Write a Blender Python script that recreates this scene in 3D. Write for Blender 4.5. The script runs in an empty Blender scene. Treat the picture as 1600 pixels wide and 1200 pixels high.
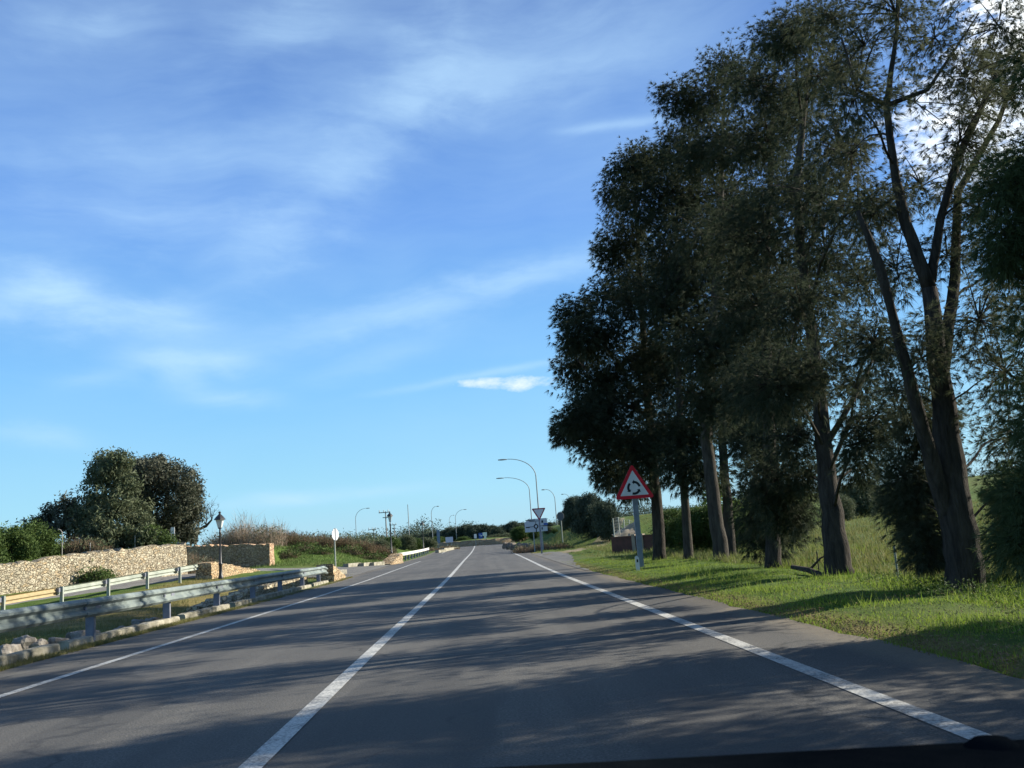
import bpy, math, random
import numpy as np
from mathutils import Vector, Matrix
rng = np.random.default_rng(7); random.seed(7)
SC = bpy.context.scene
COL = SC.collection
R = math.radians

# ---------------------------------------------------------------- camera
YAW, PITCH, ROLL, FPX, EYE = R(2.52), R(10.0), R(4.3), 1400.0, 1.2
cF = Vector((math.sin(YAW)*math.cos(PITCH), math.cos(YAW)*math.cos(PITCH), math.sin(PITCH)))
R0 = Vector((math.cos(YAW), -math.sin(YAW), 0)); U0 = R0.cross(cF)
cR = math.cos(ROLL)*R0 - math.sin(ROLL)*U0
cU = math.sin(ROLL)*R0 + math.cos(ROLL)*U0
cam = bpy.data.cameras.new("camera"); camo = bpy.data.objects.new("camera", cam); COL.objects.link(camo)
m = Matrix((cR, cU, -cF)).transposed().to_4x4(); m.translation = Vector((0, 0, EYE)); camo.matrix_world = m
cam.sensor_width = 36; cam.lens = FPX/1600*36; cam.clip_start = 0.05; cam.clip_end = 6000
cam.dof.use_dof = True; cam.dof.focus_distance = 22; cam.dof.aperture_fstop = 16
SC.camera = camo

def ray(px, py): return cF*FPX + cR*(px-800) + cU*(600-py)
def P(px, py, d):
    q = ray(px, py); q = q*(d/q.y); return Vector((q.x, q.y, q.z+EYE))
def G(px, py, z=0.0):
    q = ray(px, py); t = (z-EYE)/q.z; return Vector((q.x*t, q.y*t, z))
def dist_for(top, base, h):
    a, b = ray(*top), ray(*base); return h/(a.z/a.y - b.z/b.y)

# ---------------------------------------------------------------- sun, sky, exposure
SUN_AZ, SUN_EL = R(73), R(27)
sun = bpy.data.lights.new("sun", 'SUN'); sun.energy = 5.0; sun.angle = R(0.55); sun.color = (1.0, 0.93, 0.80)
suno = bpy.data.objects.new("sun", sun); COL.objects.link(suno)
sd = Vector((math.sin(SUN_AZ)*math.cos(SUN_EL), math.cos(SUN_AZ)*math.cos(SUN_EL), math.sin(SUN_EL)))
suno.rotation_euler = sd.to_track_quat('Z', 'Y').to_euler(); suno.location = (30, 10, 30)
SC.view_settings.view_transform = 'Standard'; SC.view_settings.look = 'None'
SC.view_settings.exposure = 1.0; SC.view_settings.gamma = 1.0
try:
    SC.cycles.use_denoising = True; SC.cycles.max_bounces = 6; SC.cycles.transparent_max_bounces = 8
except Exception: pass

W = bpy.data.worlds.new("World"); SC.world = W; W.use_nodes = True
nt = W.node_tree; nt.nodes.clear()
class NB:
    """small node helper"""
    def __init__(s, nt): s.nt = nt
    def n(s, t, **k):
        o = s.nt.nodes.new(t)
        for a, b in k.items(): setattr(o, a, b)
        return o
    def put(s, sock, v):
        if hasattr(v, 'is_output') or isinstance(v, bpy.types.NodeSocket): s.nt.links.new(v, sock)
        else:
            try: sock.default_value = v
            except Exception: sock.default_value = (v, v, v) if not hasattr(v, '__len__') else tuple(v)+(1,)
    def m(s, op, *a, clamp=False):
        o = s.n('ShaderNodeMath', operation=op); o.use_clamp = clamp
        for i, v in enumerate(a): s.put(o.inputs[i], v)
        return o.outputs[0]
    def mix(s, f, a, b, mode='MIX'):
        o = s.n('ShaderNodeMix', data_type='RGBA', blend_type=mode); s.put(o.inputs[0], f)
        for i, v in ((6, a), (7, b)):
            if isinstance(v, (tuple, list)) and len(v) == 3: v = tuple(v)+(1,)
            s.put(o.inputs[i], v)
        return o.outputs[2]
    def noise(s, vec, scale, detail=4, rough=0.55, dist=0.0):
        o = s.n('ShaderNodeTexNoise'); s.put(o.inputs['Vector'], vec) if vec is not None else None
        o.inputs['Scale'].default_value = scale; o.inputs['Detail'].default_value = detail
        o.inputs['Roughness'].default_value = rough; o.inputs['Distortion'].default_value = dist
        return o.outputs[0]
    def ramp(s, f, stops, interp='LINEAR'):
        o = s.n('ShaderNodeValToRGB'); s.put(o.inputs[0], f); e = o.color_ramp.elements; o.color_ramp.interpolation = interp
        while len(e) < len(stops): e.new(0.5)
        for i, (p, c) in enumerate(stops):
            e[i].position = p; e[i].color = (c, c, c, 1) if not hasattr(c, '__len__') else tuple(c)+(1,)
        return o.outputs[0]
    def vec(s, x, y, z):
        o = s.n('ShaderNodeCombineXYZ'); s.put(o.inputs[0], x); s.put(o.inputs[1], y); s.put(o.inputs[2], z); return o.outputs[0]

w = NB(nt)
sky = w.n('ShaderNodeTexSky', sky_type='NISHITA', sun_disc=False, sun_elevation=SUN_EL, sun_rotation=SUN_AZ)
sky.air_density = 1.0; sky.dust_density = 0.6; sky.ozone_density = 1.6
tc = w.n('ShaderNodeTexCoord'); sep = w.n('ShaderNodeSeparateXYZ'); nt.links.new(tc.outputs['Generated'], sep.inputs[0])
X, Y, Z = sep.outputs
az = w.m('ARCTAN2', X, Y); el = w.m('ARCSINE', Z)
def azel(px, py):
    q = ray(px, py).normalized(); return math.atan2(q.x, q.y), math.asin(q.z)
grad = w.ramp(w.m('DIVIDE', el, 1.2), SKYG := [(0.0, (0.64, 1.06, 1.30)), (0.05, (0.53, 1.11, 1.46)), (0.16, (0.33, 0.86, 1.52)), (0.30, (0.215, 0.55, 1.32)), (0.52, (0.19, 0.37, 0.86)), (0.66, (0.10, 0.20, 0.48)), (1.0, (0.06, 0.12, 0.32))])
wv = w.noise(tc.outputs['Generated'], 5.0, 3, 0.5)
fib = w.noise(w.vec(w.m('MULTIPLY', w.m('ADD', az, w.m('MULTIPLY', el, -1.2)), 3.0), w.m('MULTIPLY', w.m('ADD', el, w.m('MULTIPLY', wv, 0.10)), 16.0), w.m('MULTIPLY', az, 1.5)), 0.9, 8, 0.60, 0.15)
fib2 = w.noise(w.vec(w.m('MULTIPLY', az, 9.0), w.m('MULTIPLY', el, 20.0), 0.0), 1.4, 8, 0.6, 0.15)
tot = None
STREAKS = [(-40,455,150,470,42,.95),(80,470,330,508,24,.8),(200,556,400,566,22,.75),(250,590,320,600,16,.4),(300,625,440,625,13,.7),(-40,345,420,350,42,.5),(430,530,960,395,26,.75),
 (300,480,700,90,55,.50),(0,280,560,205,50,.30),(560,120,1050,40,70,.36),(250,140,560,-30,40,.34),(610,612,880,560,6,.6),
 (330,792,640,764,9,.75),(380,775,520,772,8,.5),(-30,668,130,690,16,.6),(880,205,1040,182,7,.45),(0,60,260,40,30,.35),(480,600,700,520,20,.25),(90,600,200,585,14,.3)]
def streak(x0, y0, x1, y1, wd, it):
    a0, e0 = azel(x0, y0); a1, e1 = azel(x1, y1)
    ca, ce = (a0+a1)/2, (e0+e1)/2; L = math.hypot(a1-a0, e1-e0)/2*1.05; th = math.atan2(e1-e0, a1-a0); ww = wd/FPX
    da, de = w.m('SUBTRACT', az, ca), w.m('SUBTRACT', el, ce)
    u = w.m('ADD', w.m('MULTIPLY', da, math.cos(th)/L), w.m('MULTIPLY', de, math.sin(th)/L))
    v = w.m('ADD', w.m('MULTIPLY', da, -math.sin(th)/ww), w.m('MULTIPLY', de, math.cos(th)/ww))
    v = w.m('ADD', v, w.m('MULTIPLY', w.m('SUBTRACT', fib2, 0.5), 2.2))
    u4 = w.m('POWER', w.m('ABSOLUTE', u), 2.6)
    return w.m('MULTIPLY', w.m('EXPONENT', w.m('MULTIPLY', w.m('ADD', u4, w.m('MULTIPLY', v, v)), -1.0)), it)
for s_ in STREAKS:
    k = streak(*s_); tot = k if tot is None else w.m('ADD', tot, k)
fr = w.ramp(fib, [(0.30, 0.15), (0.62, 1.0)])
cir = w.m('MULTIPLY', tot, w.m('ADD', w.m('MULTIPLY', fr, 0.75), 0.25))
veil = w.m('MULTIPLY', w.ramp(w.m('ADD', w.m('MULTIPLY', fib, 0.6), w.m('MULTIPLY', wv, 0.4)), [(0.38, 0.0), (0.78, 0.32)]), w.ramp(el, [(0.02, 0.3), (0.5, 1.0)]))
cir = w.m('MINIMUM', w.m('ADD', w.m('MULTIPLY', cir, 0.80), veil), 0.9)
# solid little cumulus and a bright cloud bank painted in for the sun's glare
pf = w.noise(w.vec(w.m('MULTIPLY', az, 1.0), w.m('MULTIPLY', el, 1.9), 0.0), 46.0, 8, 0.62)
def puff(x0, y0, x1, y1, wd, it, flat=0.0):
    a0, e0 = azel(x0, y0); a1, e1 = azel(x1, y1)
    ca, ce = (a0+a1)/2, (e0+e1)/2; L = math.hypot(a1-a0, e1-e0)/2; ww = wd/FPX
    u = w.m('DIVIDE', w.m('SUBTRACT', az, ca), L); v = w.m('DIVIDE', w.m('SUBTRACT', el, ce), ww)
    rr = w.m('ADD', w.m('MULTIPLY', u, u), w.m('MULTIPLY', v, v))
    val = w.m('SUBTRACT', w.m('ADD', 1.05, w.m('MULTIPLY', w.m('SUBTRACT', pf, 0.5), 3.4)), rr)
    return w.m('MULTIPLY', w.ramp(w.m('MULTIPLY', val, 0.7), [(0.0, 0.0), (0.35, 0.35), (1.0, 1.0)]), it)
cum = w.m('MAXIMUM', puff(705, 600, 830, 594, 9, .8), puff(755, 603, 868, 595, 12, .95))
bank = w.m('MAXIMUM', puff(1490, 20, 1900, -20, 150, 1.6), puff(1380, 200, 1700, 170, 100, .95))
base = w.mix(0.86, sky.outputs[0], w.mix(1.0, (0, 0, 0), grad, 'ADD'))
# sky colours are physical (bright) values: the gradient is scaled to the sky texture's range
scl = w.mix(1.0, grad, (5.2, 5.2, 5.2), 'MULTIPLY')
base = w.mix(0.86, sky.outputs[0], scl)
c1 = w.mix(cir, base, (4.2, 6.3, 8.3))
c2 = w.mix(cum, c1, (6.6, 7.6, 8.6))
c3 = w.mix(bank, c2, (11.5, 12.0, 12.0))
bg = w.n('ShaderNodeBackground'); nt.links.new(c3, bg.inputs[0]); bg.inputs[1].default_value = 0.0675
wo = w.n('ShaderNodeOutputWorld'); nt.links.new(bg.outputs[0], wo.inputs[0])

# ---------------------------------------------------------------- materials
def mat(name, col, rough=0.8, var=None, scale=8.0, bump=0.0, bscale=None, metal=0.0, transl=0.0, attr=None, spec=0.3, detail=5):
    """procedural material: col, optional second colour var by noise, optional per-piece attribute colour"""
    M = bpy.data.materials.new(name); M.use_nodes = True; t = M.node_tree; t.nodes.clear(); b = NB(t)
    co = b.n('ShaderNodeTexCoord').outputs['Object']
    if 'bark' in name:
        mp_ = b.n('ShaderNodeMapping'); t.links.new(co, mp_.inputs[0]); mp_.inputs['Scale'].default_value = (1.6, 1.6, 0.3); co = mp_.outputs[0]
    c = tuple(col)+(1,)
    if var is not None:
        c = b.mix(b.ramp(b.noise(co, scale, detail, 0.6), [(0.35, 0.0), (0.65, 1.0)]), col, var)
    if attr is not None:
        at = b.n('ShaderNodeAttribute', attribute_name='rnd'); c = b.mix(b.ramp(at.outputs['Fac'], [(0.0, 0.0), (1.0, 1.0)]), c, attr)
    p = b.n('ShaderNodeBsdfPrincipled'); b.put(p.inputs['Base Color'], c)
    p.inputs['Roughness'].default_value = rough; p.inputs['Metallic'].default_value = metal
    p.inputs['Specular IOR Level'].default_value = spec
    if bump:
        bm = b.n('ShaderNodeBump'); bm.inputs['Strength'].default_value = bump; bm.inputs['Distance'].default_value = 0.05 if 'bark' in name else 0.02
        t.links.new(b.noise(co, bscale or scale*4, 6, 0.6), bm.inputs['Height']); t.links.new(bm.outputs[0], p.inputs['Normal'])
    out = b.n('ShaderNodeOutputMaterial'); sh = p.outputs[0]
    if transl:
        tr = b.n('ShaderNodeBsdfTranslucent'); b.put(tr.inputs[0], c)
        mx = b.n('ShaderNodeMixShader'); mx.inputs[0].default_value = transl
        t.links.new(sh, mx.inputs[1]); t.links.new(tr.outputs[0], mx.inputs[2]); sh = mx.outputs[0]
    t.links.new(sh, out.inputs[0]); return M

def asphalt(name, a=(0.070, 0.067, 0.060), c=(0.138, 0.130, 0.113), tracks=True):
    M = bpy.data.materials.new(name); M.use_nodes = True; t = M.node_tree; t.nodes.clear(); b = NB(t)
    co = b.n('ShaderNodeTexCoord').outputs['Object']; s = b.n('ShaderNodeSeparateXYZ'); t.links.new(co, s.inputs[0])
    big = b.noise(co, 0.35, 4, 0.6)
    strv = b.vec(b.m('MULTIPLY', s.outputs[0], 2.0), b.m('MULTIPLY', s.outputs[1], 0.10), 0.0)
    long_ = b.noise(strv, 1.2, 5, 0.6)
    fine = b.noise(co, 55.0, 3, 0.7); grit = b.noise(co, 14.0, 5, 0.7)
    f = b.m('ADD', b.m('MULTIPLY', big, 0.45), b.m('MULTIPLY', long_, 0.55))
    c0 = b.mix(b.ramp(f, [(0.35, 0.0), (0.66, 1.0)]), a, c)
    c1 = b.mix(b.ramp(fine, [(0.34, 0.85), (0.54, 0.0)]), c0, (0.030, 0.031, 0.033))
    c2 = b.mix(b.ramp(fine, [(0.58, 0.0), (0.74, 0.8)]), c1, (0.24, 0.235, 0.22))
    c3 = b.mix(b.ramp(grit, [(0.54, 0.0), (0.74, 0.45)]), c2, (0.16, 0.15, 0.14))
    # thin wandering cracks
    vo = b.n('ShaderNodeTexVoronoi', feature='DISTANCE_TO_EDGE'); vo.inputs['Scale'].default_value = 0.28
    wob = b.n('ShaderNodeVectorMath', operation='ADD'); t.links.new(co, wob.inputs[0])
    nz = b.n('ShaderNodeTexNoise'); nz.inputs['Scale'].default_value = 1.2; nz.inputs['Detail'].default_value = 5; t.links.new(co, nz.inputs['Vector']); t.links.new(nz.outputs[1], wob.inputs[1])
    t.links.new(wob.outputs[0], vo.inputs['Vector'])
    crack = b.m('MULTIPLY', b.ramp(vo.outputs['Distance'], [(0.0, 1.0), (0.011, 0.0)]), b.ramp(big, [(0.46, 0.0), (0.52, 0.85)]))
    c4 = b.mix(crack, c3, (0.022, 0.022, 0.022))
    if tracks:
        x_ = s.outputs[0]; edge = b.m('MAXIMUM', b.m('SUBTRACT', x_, 3.15), b.m('SUBTRACT', -6.35, x_))
        dust = b.m('MULTIPLY', b.ramp(b.m('ADD', edge, b.m('MULTIPLY', b.m('SUBTRACT', grit, 0.5), 0.9)), [(0.0, 0.0), (0.45, 0.75)]), b.ramp(long_, [(0.25, 0.5), (0.6, 1.0)]))
        c4 = b.mix(dust, c4, (0.17, 0.14, 0.095))
        tr_ = b.m('MULTIPLY', b.m('SINE', b.m('MULTIPLY', b.m('SUBTRACT', x_, -0.75), 3.7)), 0.5)
        c4 = b.mix(b.m('MULTIPLY', b.ramp(b.m('ADD', tr_, b.m('MULTIPLY', long_, 0.8)), [(0.45, 0.0), (0.9, 1.0)]), 0.30), c4, (0.055, 0.053, 0.050))
        pat = b.noise(b.vec(b.m('MULTIPLY', x_, 0.5), b.m('MULTIPLY', s.outputs[1], 0.16), 3.3), 1.0, 2, 0.4)
        c4 = b.mix(b.ramp(pat, [(0.58, 0.0), (0.592, 0.5)]), c4, (0.050, 0.049, 0.047))
    p = b.n('ShaderNodeBsdfPrincipled'); b.put(p.inputs['Base Color'], c4); p.inputs['Roughness'].default_value = 0.78
    p.inputs['Specular IOR Level'].default_value = 0.35
    bm = b.n('ShaderNodeBump'); bm.inputs['Strength'].default_value = 0.5; bm.inputs['Distance'].default_value = 0.012
    t.links.new(fine, bm.inputs['Height']); t.links.new(bm.outputs[0], p.inputs['Normal'])
    o = b.n('ShaderNodeOutputMaterial'); t.links.new(p.outputs[0], o.inputs[0]); return M

def paint(name, col, worn=(0.09, 0.09, 0.088)):
    M = bpy.data.materials.new(name); M.use_nodes = True; t = M.node_tree; t.nodes.clear(); b = NB(t)
    co = b.n('ShaderNodeTexCoord').outputs['Object']
    f = b.m('ADD', b.m('MULTIPLY', b.noise(co, 38, 4, 0.7), 0.6), b.m('MULTIPLY', b.noise(co, 3.0, 4, 0.6), 0.4))
    c = b.mix(b.ramp(f, [(0.44, 0.0), (0.60, 0.9)]), col, worn)
    p = b.n('ShaderNodeBsdfPrincipled'); b.put(p.inputs['Base Color'], c); p.inputs['Roughness'].default_value = 0.6
    o = b.n('ShaderNodeOutputMaterial'); t.links.new(p.outputs[0], o.inputs[0]); return M

def stone(name, light=(0.50, 0.42, 0.29), dark=(0.27, 0.21, 0.14), joint=(0.10, 0.08, 0.055), scale=4.6, ochre=(0.44, 0.27, 0.12), flat=1.4):
    M = bpy.data.materials.new(name); M.use_nodes = True; t = M.node_tree; t.nodes.clear(); b = NB(t)
    co = b.n('ShaderNodeTexCoord').outputs['Object']
    mp = b.n('ShaderNodeMapping'); t.links.new(co, mp.inputs[0]); mp.inputs['Scale'].default_value = (1, 1, flat)
    nz = b.n('ShaderNodeTexNoise'); nz.inputs['Scale'].default_value = 5; t.links.new(co, nz.inputs['Vector'])
    sc_ = b.n('ShaderNodeVectorMath', operation='SCALE'); t.links.new(nz.outputs[1], sc_.inputs[0]); sc_.inputs['Scale'].default_value = 0.30
    ad = b.n('ShaderNodeVectorMath', operation='ADD'); t.links.new(mp.outputs[0], ad.inputs[0]); t.links.new(sc_.outputs[0], ad.inputs[1])
    v1 = b.n('ShaderNodeTexVoronoi', feature='F1'); v1.inputs['Scale'].default_value = scale; t.links.new(ad.outputs[0], v1.inputs['Vector'])
    v2 = b.n('ShaderNodeTexVoronoi', feature='DISTANCE_TO_EDGE'); v2.inputs['Scale'].default_value = scale; t.links.new(ad.outputs[0], v2.inputs['Vector'])
    sp = b.n('ShaderNodeSeparateColor'); t.links.new(v1.outputs['Color'], sp.inputs[0])
    c = b.mix(sp.outputs[0], dark, light); c = b.mix(b.ramp(sp.outputs[1], [(0.70, 0.0), (0.95, 0.75)]), c, ochre)
    c = b.mix(b.ramp(b.noise(co, 22, 5, 0.7), [(0.4, 0.0), (0.75, 0.5)]), c, (0.60, 0.55, 0.44))
    c = b.mix(b.ramp(b.noise(co, 0.6, 3, 0.6), [(0.45, 0.0), (0.75, 0.5)]), c, (0.30, 0.27, 0.20))
    e = b.ramp(v2.outputs['Distance'], [(0.015, 1.0), (0.07, 0.0)]); c = b.mix(b.m('MULTIPLY', e, 0.9), c, joint)
    p = b.n('ShaderNodeBsdfPrincipled'); b.put(p.inputs['Base Color'], c); p.inputs['Roughness'].default_value = 0.92; p.inputs['Specular IOR Level'].default_value = 0.15
    hgt = b.m('ADD', b.ramp(v2.outputs['Distance'], [(0.0, 0.0), (0.12, 1.0)]), b.m('MULTIPLY', b.noise(co, 18, 5, 0.6), 0.4))
    bm = b.n('ShaderNodeBump'); bm.inputs['Strength'].default_value = 0.9; bm.inputs['Distance'].default_value = 0.06
    t.links.new(hgt, bm.inputs['Height']); t.links.new(bm.outputs[0], p.inputs['Normal'])
    o = b.n('ShaderNodeOutputMaterial'); t.links.new(p.outputs[0], o.inputs[0]); return M

def ground_mat():
    M = bpy.data.materials.new("ground_soil_and_turf"); M.use_nodes = True; t = M.node_tree; t.nodes.clear(); b = NB(t)
    co = b.n('ShaderNodeTexCoord').outputs['Object']
    n1, n2, n3 = b.noise(co, 0.12, 5, 0.6), b.noise(co, 1.3, 6, 0.65), b.noise(co, 18, 5, 0.7)
    c = b.mix(b.ramp(n2, [(0.38, 0.0), (0.62, 1.0)]), (0.045, 0.095, 0.015), (0.095, 0.15, 0.03))
    c = b.mix(b.ramp(n1, [(0.48, 0.0), (0.66, 0.5)]), c, (0.14, 0.14, 0.05))
    c = b.mix(b.ramp(n3, [(0.50, 0.0), (0.72, 0.7)]), c, (0.10, 0.075, 0.04))
    at = b.n('ShaderNodeAttribute', attribute_name='rnd')      # 1 where bare orange soil shows
    c = b.mix(b.m('MULTIPLY', at.outputs['Fac'], b.ramp(n2, [(0.3, 0.4), (0.55, 1.0)])), c, (0.33, 0.20, 0.10))
    p = b.n('ShaderNodeBsdfPrincipled'); b.put(p.inputs['Base Color'], c); p.inputs['Roughness'].default_value = 0.95; p.inputs['Specular IOR Level'].default_value = 0.1
    bm = b.n('ShaderNodeBump'); bm.inputs['Strength'].default_value = 0.8; bm.inputs['Distance'].default_value = 0.05
    t.links.new(n3, bm.inputs['Height']); t.links.new(bm.outputs[0], p.inputs['Normal'])
    o = b.n('ShaderNodeOutputMaterial'); t.links.new(p.outputs[0], o.inputs[0]); return M

M_ground = ground_mat()
M_asph = asphalt("asphalt"); M_asph2 = asphalt("pale_worn_asphalt", (0.12, 0.115, 0.10), (0.20, 0.185, 0.155), False)
M_side = asphalt("side_road_asphalt", (0.17, 0.165, 0.15), (0.24, 0.225, 0.20), False)
M_paint = paint("road_paint", (0.54, 0.53, 0.48))
M_stone = stone("dry_stone", (0.54, 0.48, 0.34), (0.25, 0.20, 0.13), scale=6.0, ochre=(0.42, 0.29, 0.14)); M_stone2 = stone("shaded_dry_stone", (0.62, 0.40, 0.25), (0.40, 0.24, 0.14), (0.20, 0.12, 0.07), scale=4.2)
M_ochre = stone("ochre_stone", (0.52, 0.40, 0.24), (0.36, 0.22, 0.10), scale=5.5)
M_rock = mat("pale_rock", (0.27, 0.25, 0.22), 0.9, (0.14, 0.12, 0.10), 5, 0.8, 16, spec=0.15)
M_curb = mat("weathered_concrete_kerb", (0.42, 0.39, 0.31), 0.9, (0.16, 0.15, 0.11), 2.6, 0.5, 20, spec=0.15)
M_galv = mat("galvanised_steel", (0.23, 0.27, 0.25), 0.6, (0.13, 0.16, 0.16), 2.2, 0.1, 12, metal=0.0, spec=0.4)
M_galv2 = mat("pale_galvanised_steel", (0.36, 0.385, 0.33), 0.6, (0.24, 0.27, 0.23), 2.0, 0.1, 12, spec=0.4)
M_post = mat("zinc_post", (0.20, 0.21, 0.25), 0.6, (0.13, 0.14, 0.18), 5, 0.1, 18, spec=0.4)
M_woodrail = mat("ochre_timber_rail", (0.40, 0.32, 0.18), 0.8, (0.31, 0.25, 0.14), 6, 0.2, 30)
M_iron = mat("black_iron", (0.018, 0.018, 0.02), 0.45, (0.03, 0.03, 0.032), 20, 0.1, 60, spec=0.5)
M_lampgl = mat("lantern_glass", (0.62, 0.64, 0.62), 0.25, (0.5, 0.53, 0.52), 9, spec=0.5)
M_pole = mat("grey_painted_pole", (0.30, 0.32, 0.32), 0.5, (0.22, 0.24, 0.24), 3, spec=0.4)
M_concp = mat("concrete_pole", (0.34, 0.33, 0.30), 0.85, (0.26, 0.25, 0.23), 3)
M_red = mat("sign_red", (0.55, 0.015, 0.03), 0.45, (0.46, 0.012, 0.028), 6)
M_white = mat("sign_white", (0.62, 0.64, 0.66), 0.45, (0.54, 0.56, 0.58), 5)
M_black = mat("sign_black", (0.008, 0.012, 0.02), 0.5, (0.012, 0.016, 0.024), 6)
M_blue = mat("sign_blue", (0.02, 0.07, 0.30), 0.45, (0.03, 0.09, 0.32), 6)
M_back = mat("sign_back_metal", (0.24, 0.26, 0.28), 0.5, (0.17, 0.19, 0.21), 6)
M_bark = mat("tree_bark", (0.075, 0.064, 0.052), 0.95, (0.032, 0.028, 0.024), 7, 1.0, 22, spec=0.1)
M_bark2 = mat("grey_bark", (0.085, 0.074, 0.06), 0.95, (0.042, 0.036, 0.03), 7, 0.8, 22, spec=0.1)
M_need = mat("grey_green_needles", (0.023, 0.038, 0.021), 0.8, (0.040, 0.055, 0.031), 0.7, transl=0.34, attr=(0.090, 0.100, 0.062), spec=0.12)
M_need3 = mat("lighter_open_needles", (0.045, 0.065, 0.034), 0.8, (0.075, 0.085, 0.048), 0.7, transl=0.38, attr=(0.13, 0.135, 0.08), spec=0.12)
M_need2 = mat("fresh_green_needles", (0.036, 0.062, 0.024), 0.75, (0.055, 0.085, 0.034), 0.7, transl=0.3, attr=(0.11, 0.14, 0.06), spec=0.2)
M_olive = mat("olive_leaves", (0.085, 0.105, 0.055), 0.75, (0.055, 0.08, 0.035), 0.6, transl=0.2, attr=(0.14, 0.155, 0.09), spec=0.2)
M_dark = mat("dark_holm_oak_leaves", (0.040, 0.055, 0.033), 0.7, (0.06, 0.07, 0.045), 0.6, transl=0.15, attr=(0.13, 0.13, 0.09), spec=0.25)
M_green = mat("hedge_leaves", (0.05, 0.09, 0.022), 0.75, (0.035, 0.062, 0.018), 0.6, transl=0.25, attr=(0.11, 0.16, 0.04), spec=0.2)
M_lit = mat("sunlit_yellow_green_leaves", (0.12, 0.19, 0.03), 0.7, (0.08, 0.14, 0.02), 0.6, transl=0.4, attr=(0.20, 0.26, 0.05), spec=0.2)  # sunlight on the leaves is put into this brighter base colour
M_brown = mat("dry_brown_twigs", (0.17, 0.125, 0.085), 0.9, (0.12, 0.10, 0.05), 0.5, transl=0.1, attr=(0.25, 0.18, 0.13), spec=0.1)
M_redbr = mat("reddish_dry_twigs", (0.15, 0.10, 0.07), 0.9, (0.10, 0.10, 0.045), 0.35, transl=0.1, attr=(0.22, 0.145, 0.10), spec=0.1)
M_reed = mat("pale_reed_stalks", (0.30, 0.23, 0.17), 0.9, (0.20, 0.15, 0.10), 0.5, transl=0.1, attr=(0.42, 0.34, 0.26), spec=0.1)
M_pine = mat("distant_pine_leaves", (0.040, 0.060, 0.042), 0.85, (0.06, 0.08, 0.052), 0.3, transl=0.1, attr=(0.09, 0.11, 0.075), spec=0.1)
M_grass = mat("grass_blades", (0.095, 0.19, 0.018), 0.75, (0.17, 0.25, 0.03), 0.5, transl=0.42, attr=(0.25, 0.30, 0.06), spec=0.2)
M_grassL = mat("dull_grass_blades", (0.10, 0.13, 0.03), 0.8, (0.15, 0.15, 0.05), 0.6, transl=0.3, attr=(0.24, 0.21, 0.09), spec=0.15)
M_field = mat("field_grass", (0.095, 0.18, 0.025), 0.8, (0.20, 0.20, 0.06), 0.14, transl=0.3, attr=(0.22, 0.21, 0.09), spec=0.15)
M_litter = mat('brown_leaf_litter', (0.14, 0.09, 0.05), 0.9, (0.09, 0.06, 0.035), 3, attr=(0.26, 0.19, 0.11), spec=0.1)
M_dirt = mat("trodden_earth", (0.25, 0.20, 0.135), 0.95, (0.13, 0.13, 0.06), 1.1, 0.6, 12, spec=0.1)
M_dash = mat("dark_dashboard_vinyl", (0.004, 0.006, 0.008), 1.0, (0.006, 0.008, 0.010), 30, 0.2, 300, spec=0.0)
M_brick = mat("dark_red_brick", (0.14, 0.065, 0.05), 0.9, (0.09, 0.05, 0.04), 3, 0.5, 15)
M_sand = mat("pale_gravel_bank", (0.36, 0.29, 0.20), 0.95, (0.20, 0.17, 0.10), 2, 0.6, 15)

# ---------------------------------------------------------------- mesh helpers
def tag(o, label=None, cat=None, group=None, kind=None):
    for k, v in (('label', label), ('category', cat), ('group', group), ('kind', kind)):
        if v: o[k] = v
    return o
def link(name, me, material, parent=None):
    if material: me.materials.append(material)
    o = bpy.data.objects.new(name, me); COL.objects.link(o)
    if parent is not None: o.parent = parent
    return o
def np_mesh(name, V, F, rnd=None, smooth=False):
    """V (n,3); F (m,k) one polygon size"""
    me = bpy.data.meshes.new(name); V = np.ascontiguousarray(V, dtype=np.float32); F = np.ascontiguousarray(F, dtype=np.int32)
    me.vertices.add(len(V)); me.vertices.foreach_set('co', V.ravel())
    me.loops.add(F.size); me.loops.foreach_set('vertex_index', F.ravel())
    me.polygons.add(len(F)); me.polygons.foreach_set('loop_start', np.arange(0, F.size, F.shape[1], dtype=np.int32))
    if smooth: me.polygons.foreach_set('use_smooth', np.ones(len(F), dtype=bool))
    if rnd is not None:
        a = me.attributes.new('rnd', 'FLOAT', 'POINT'); a.data.foreach_set('value', np.ascontiguousarray(rnd, dtype=np.float32))
    me.update(calc_edges=True); return me
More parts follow.
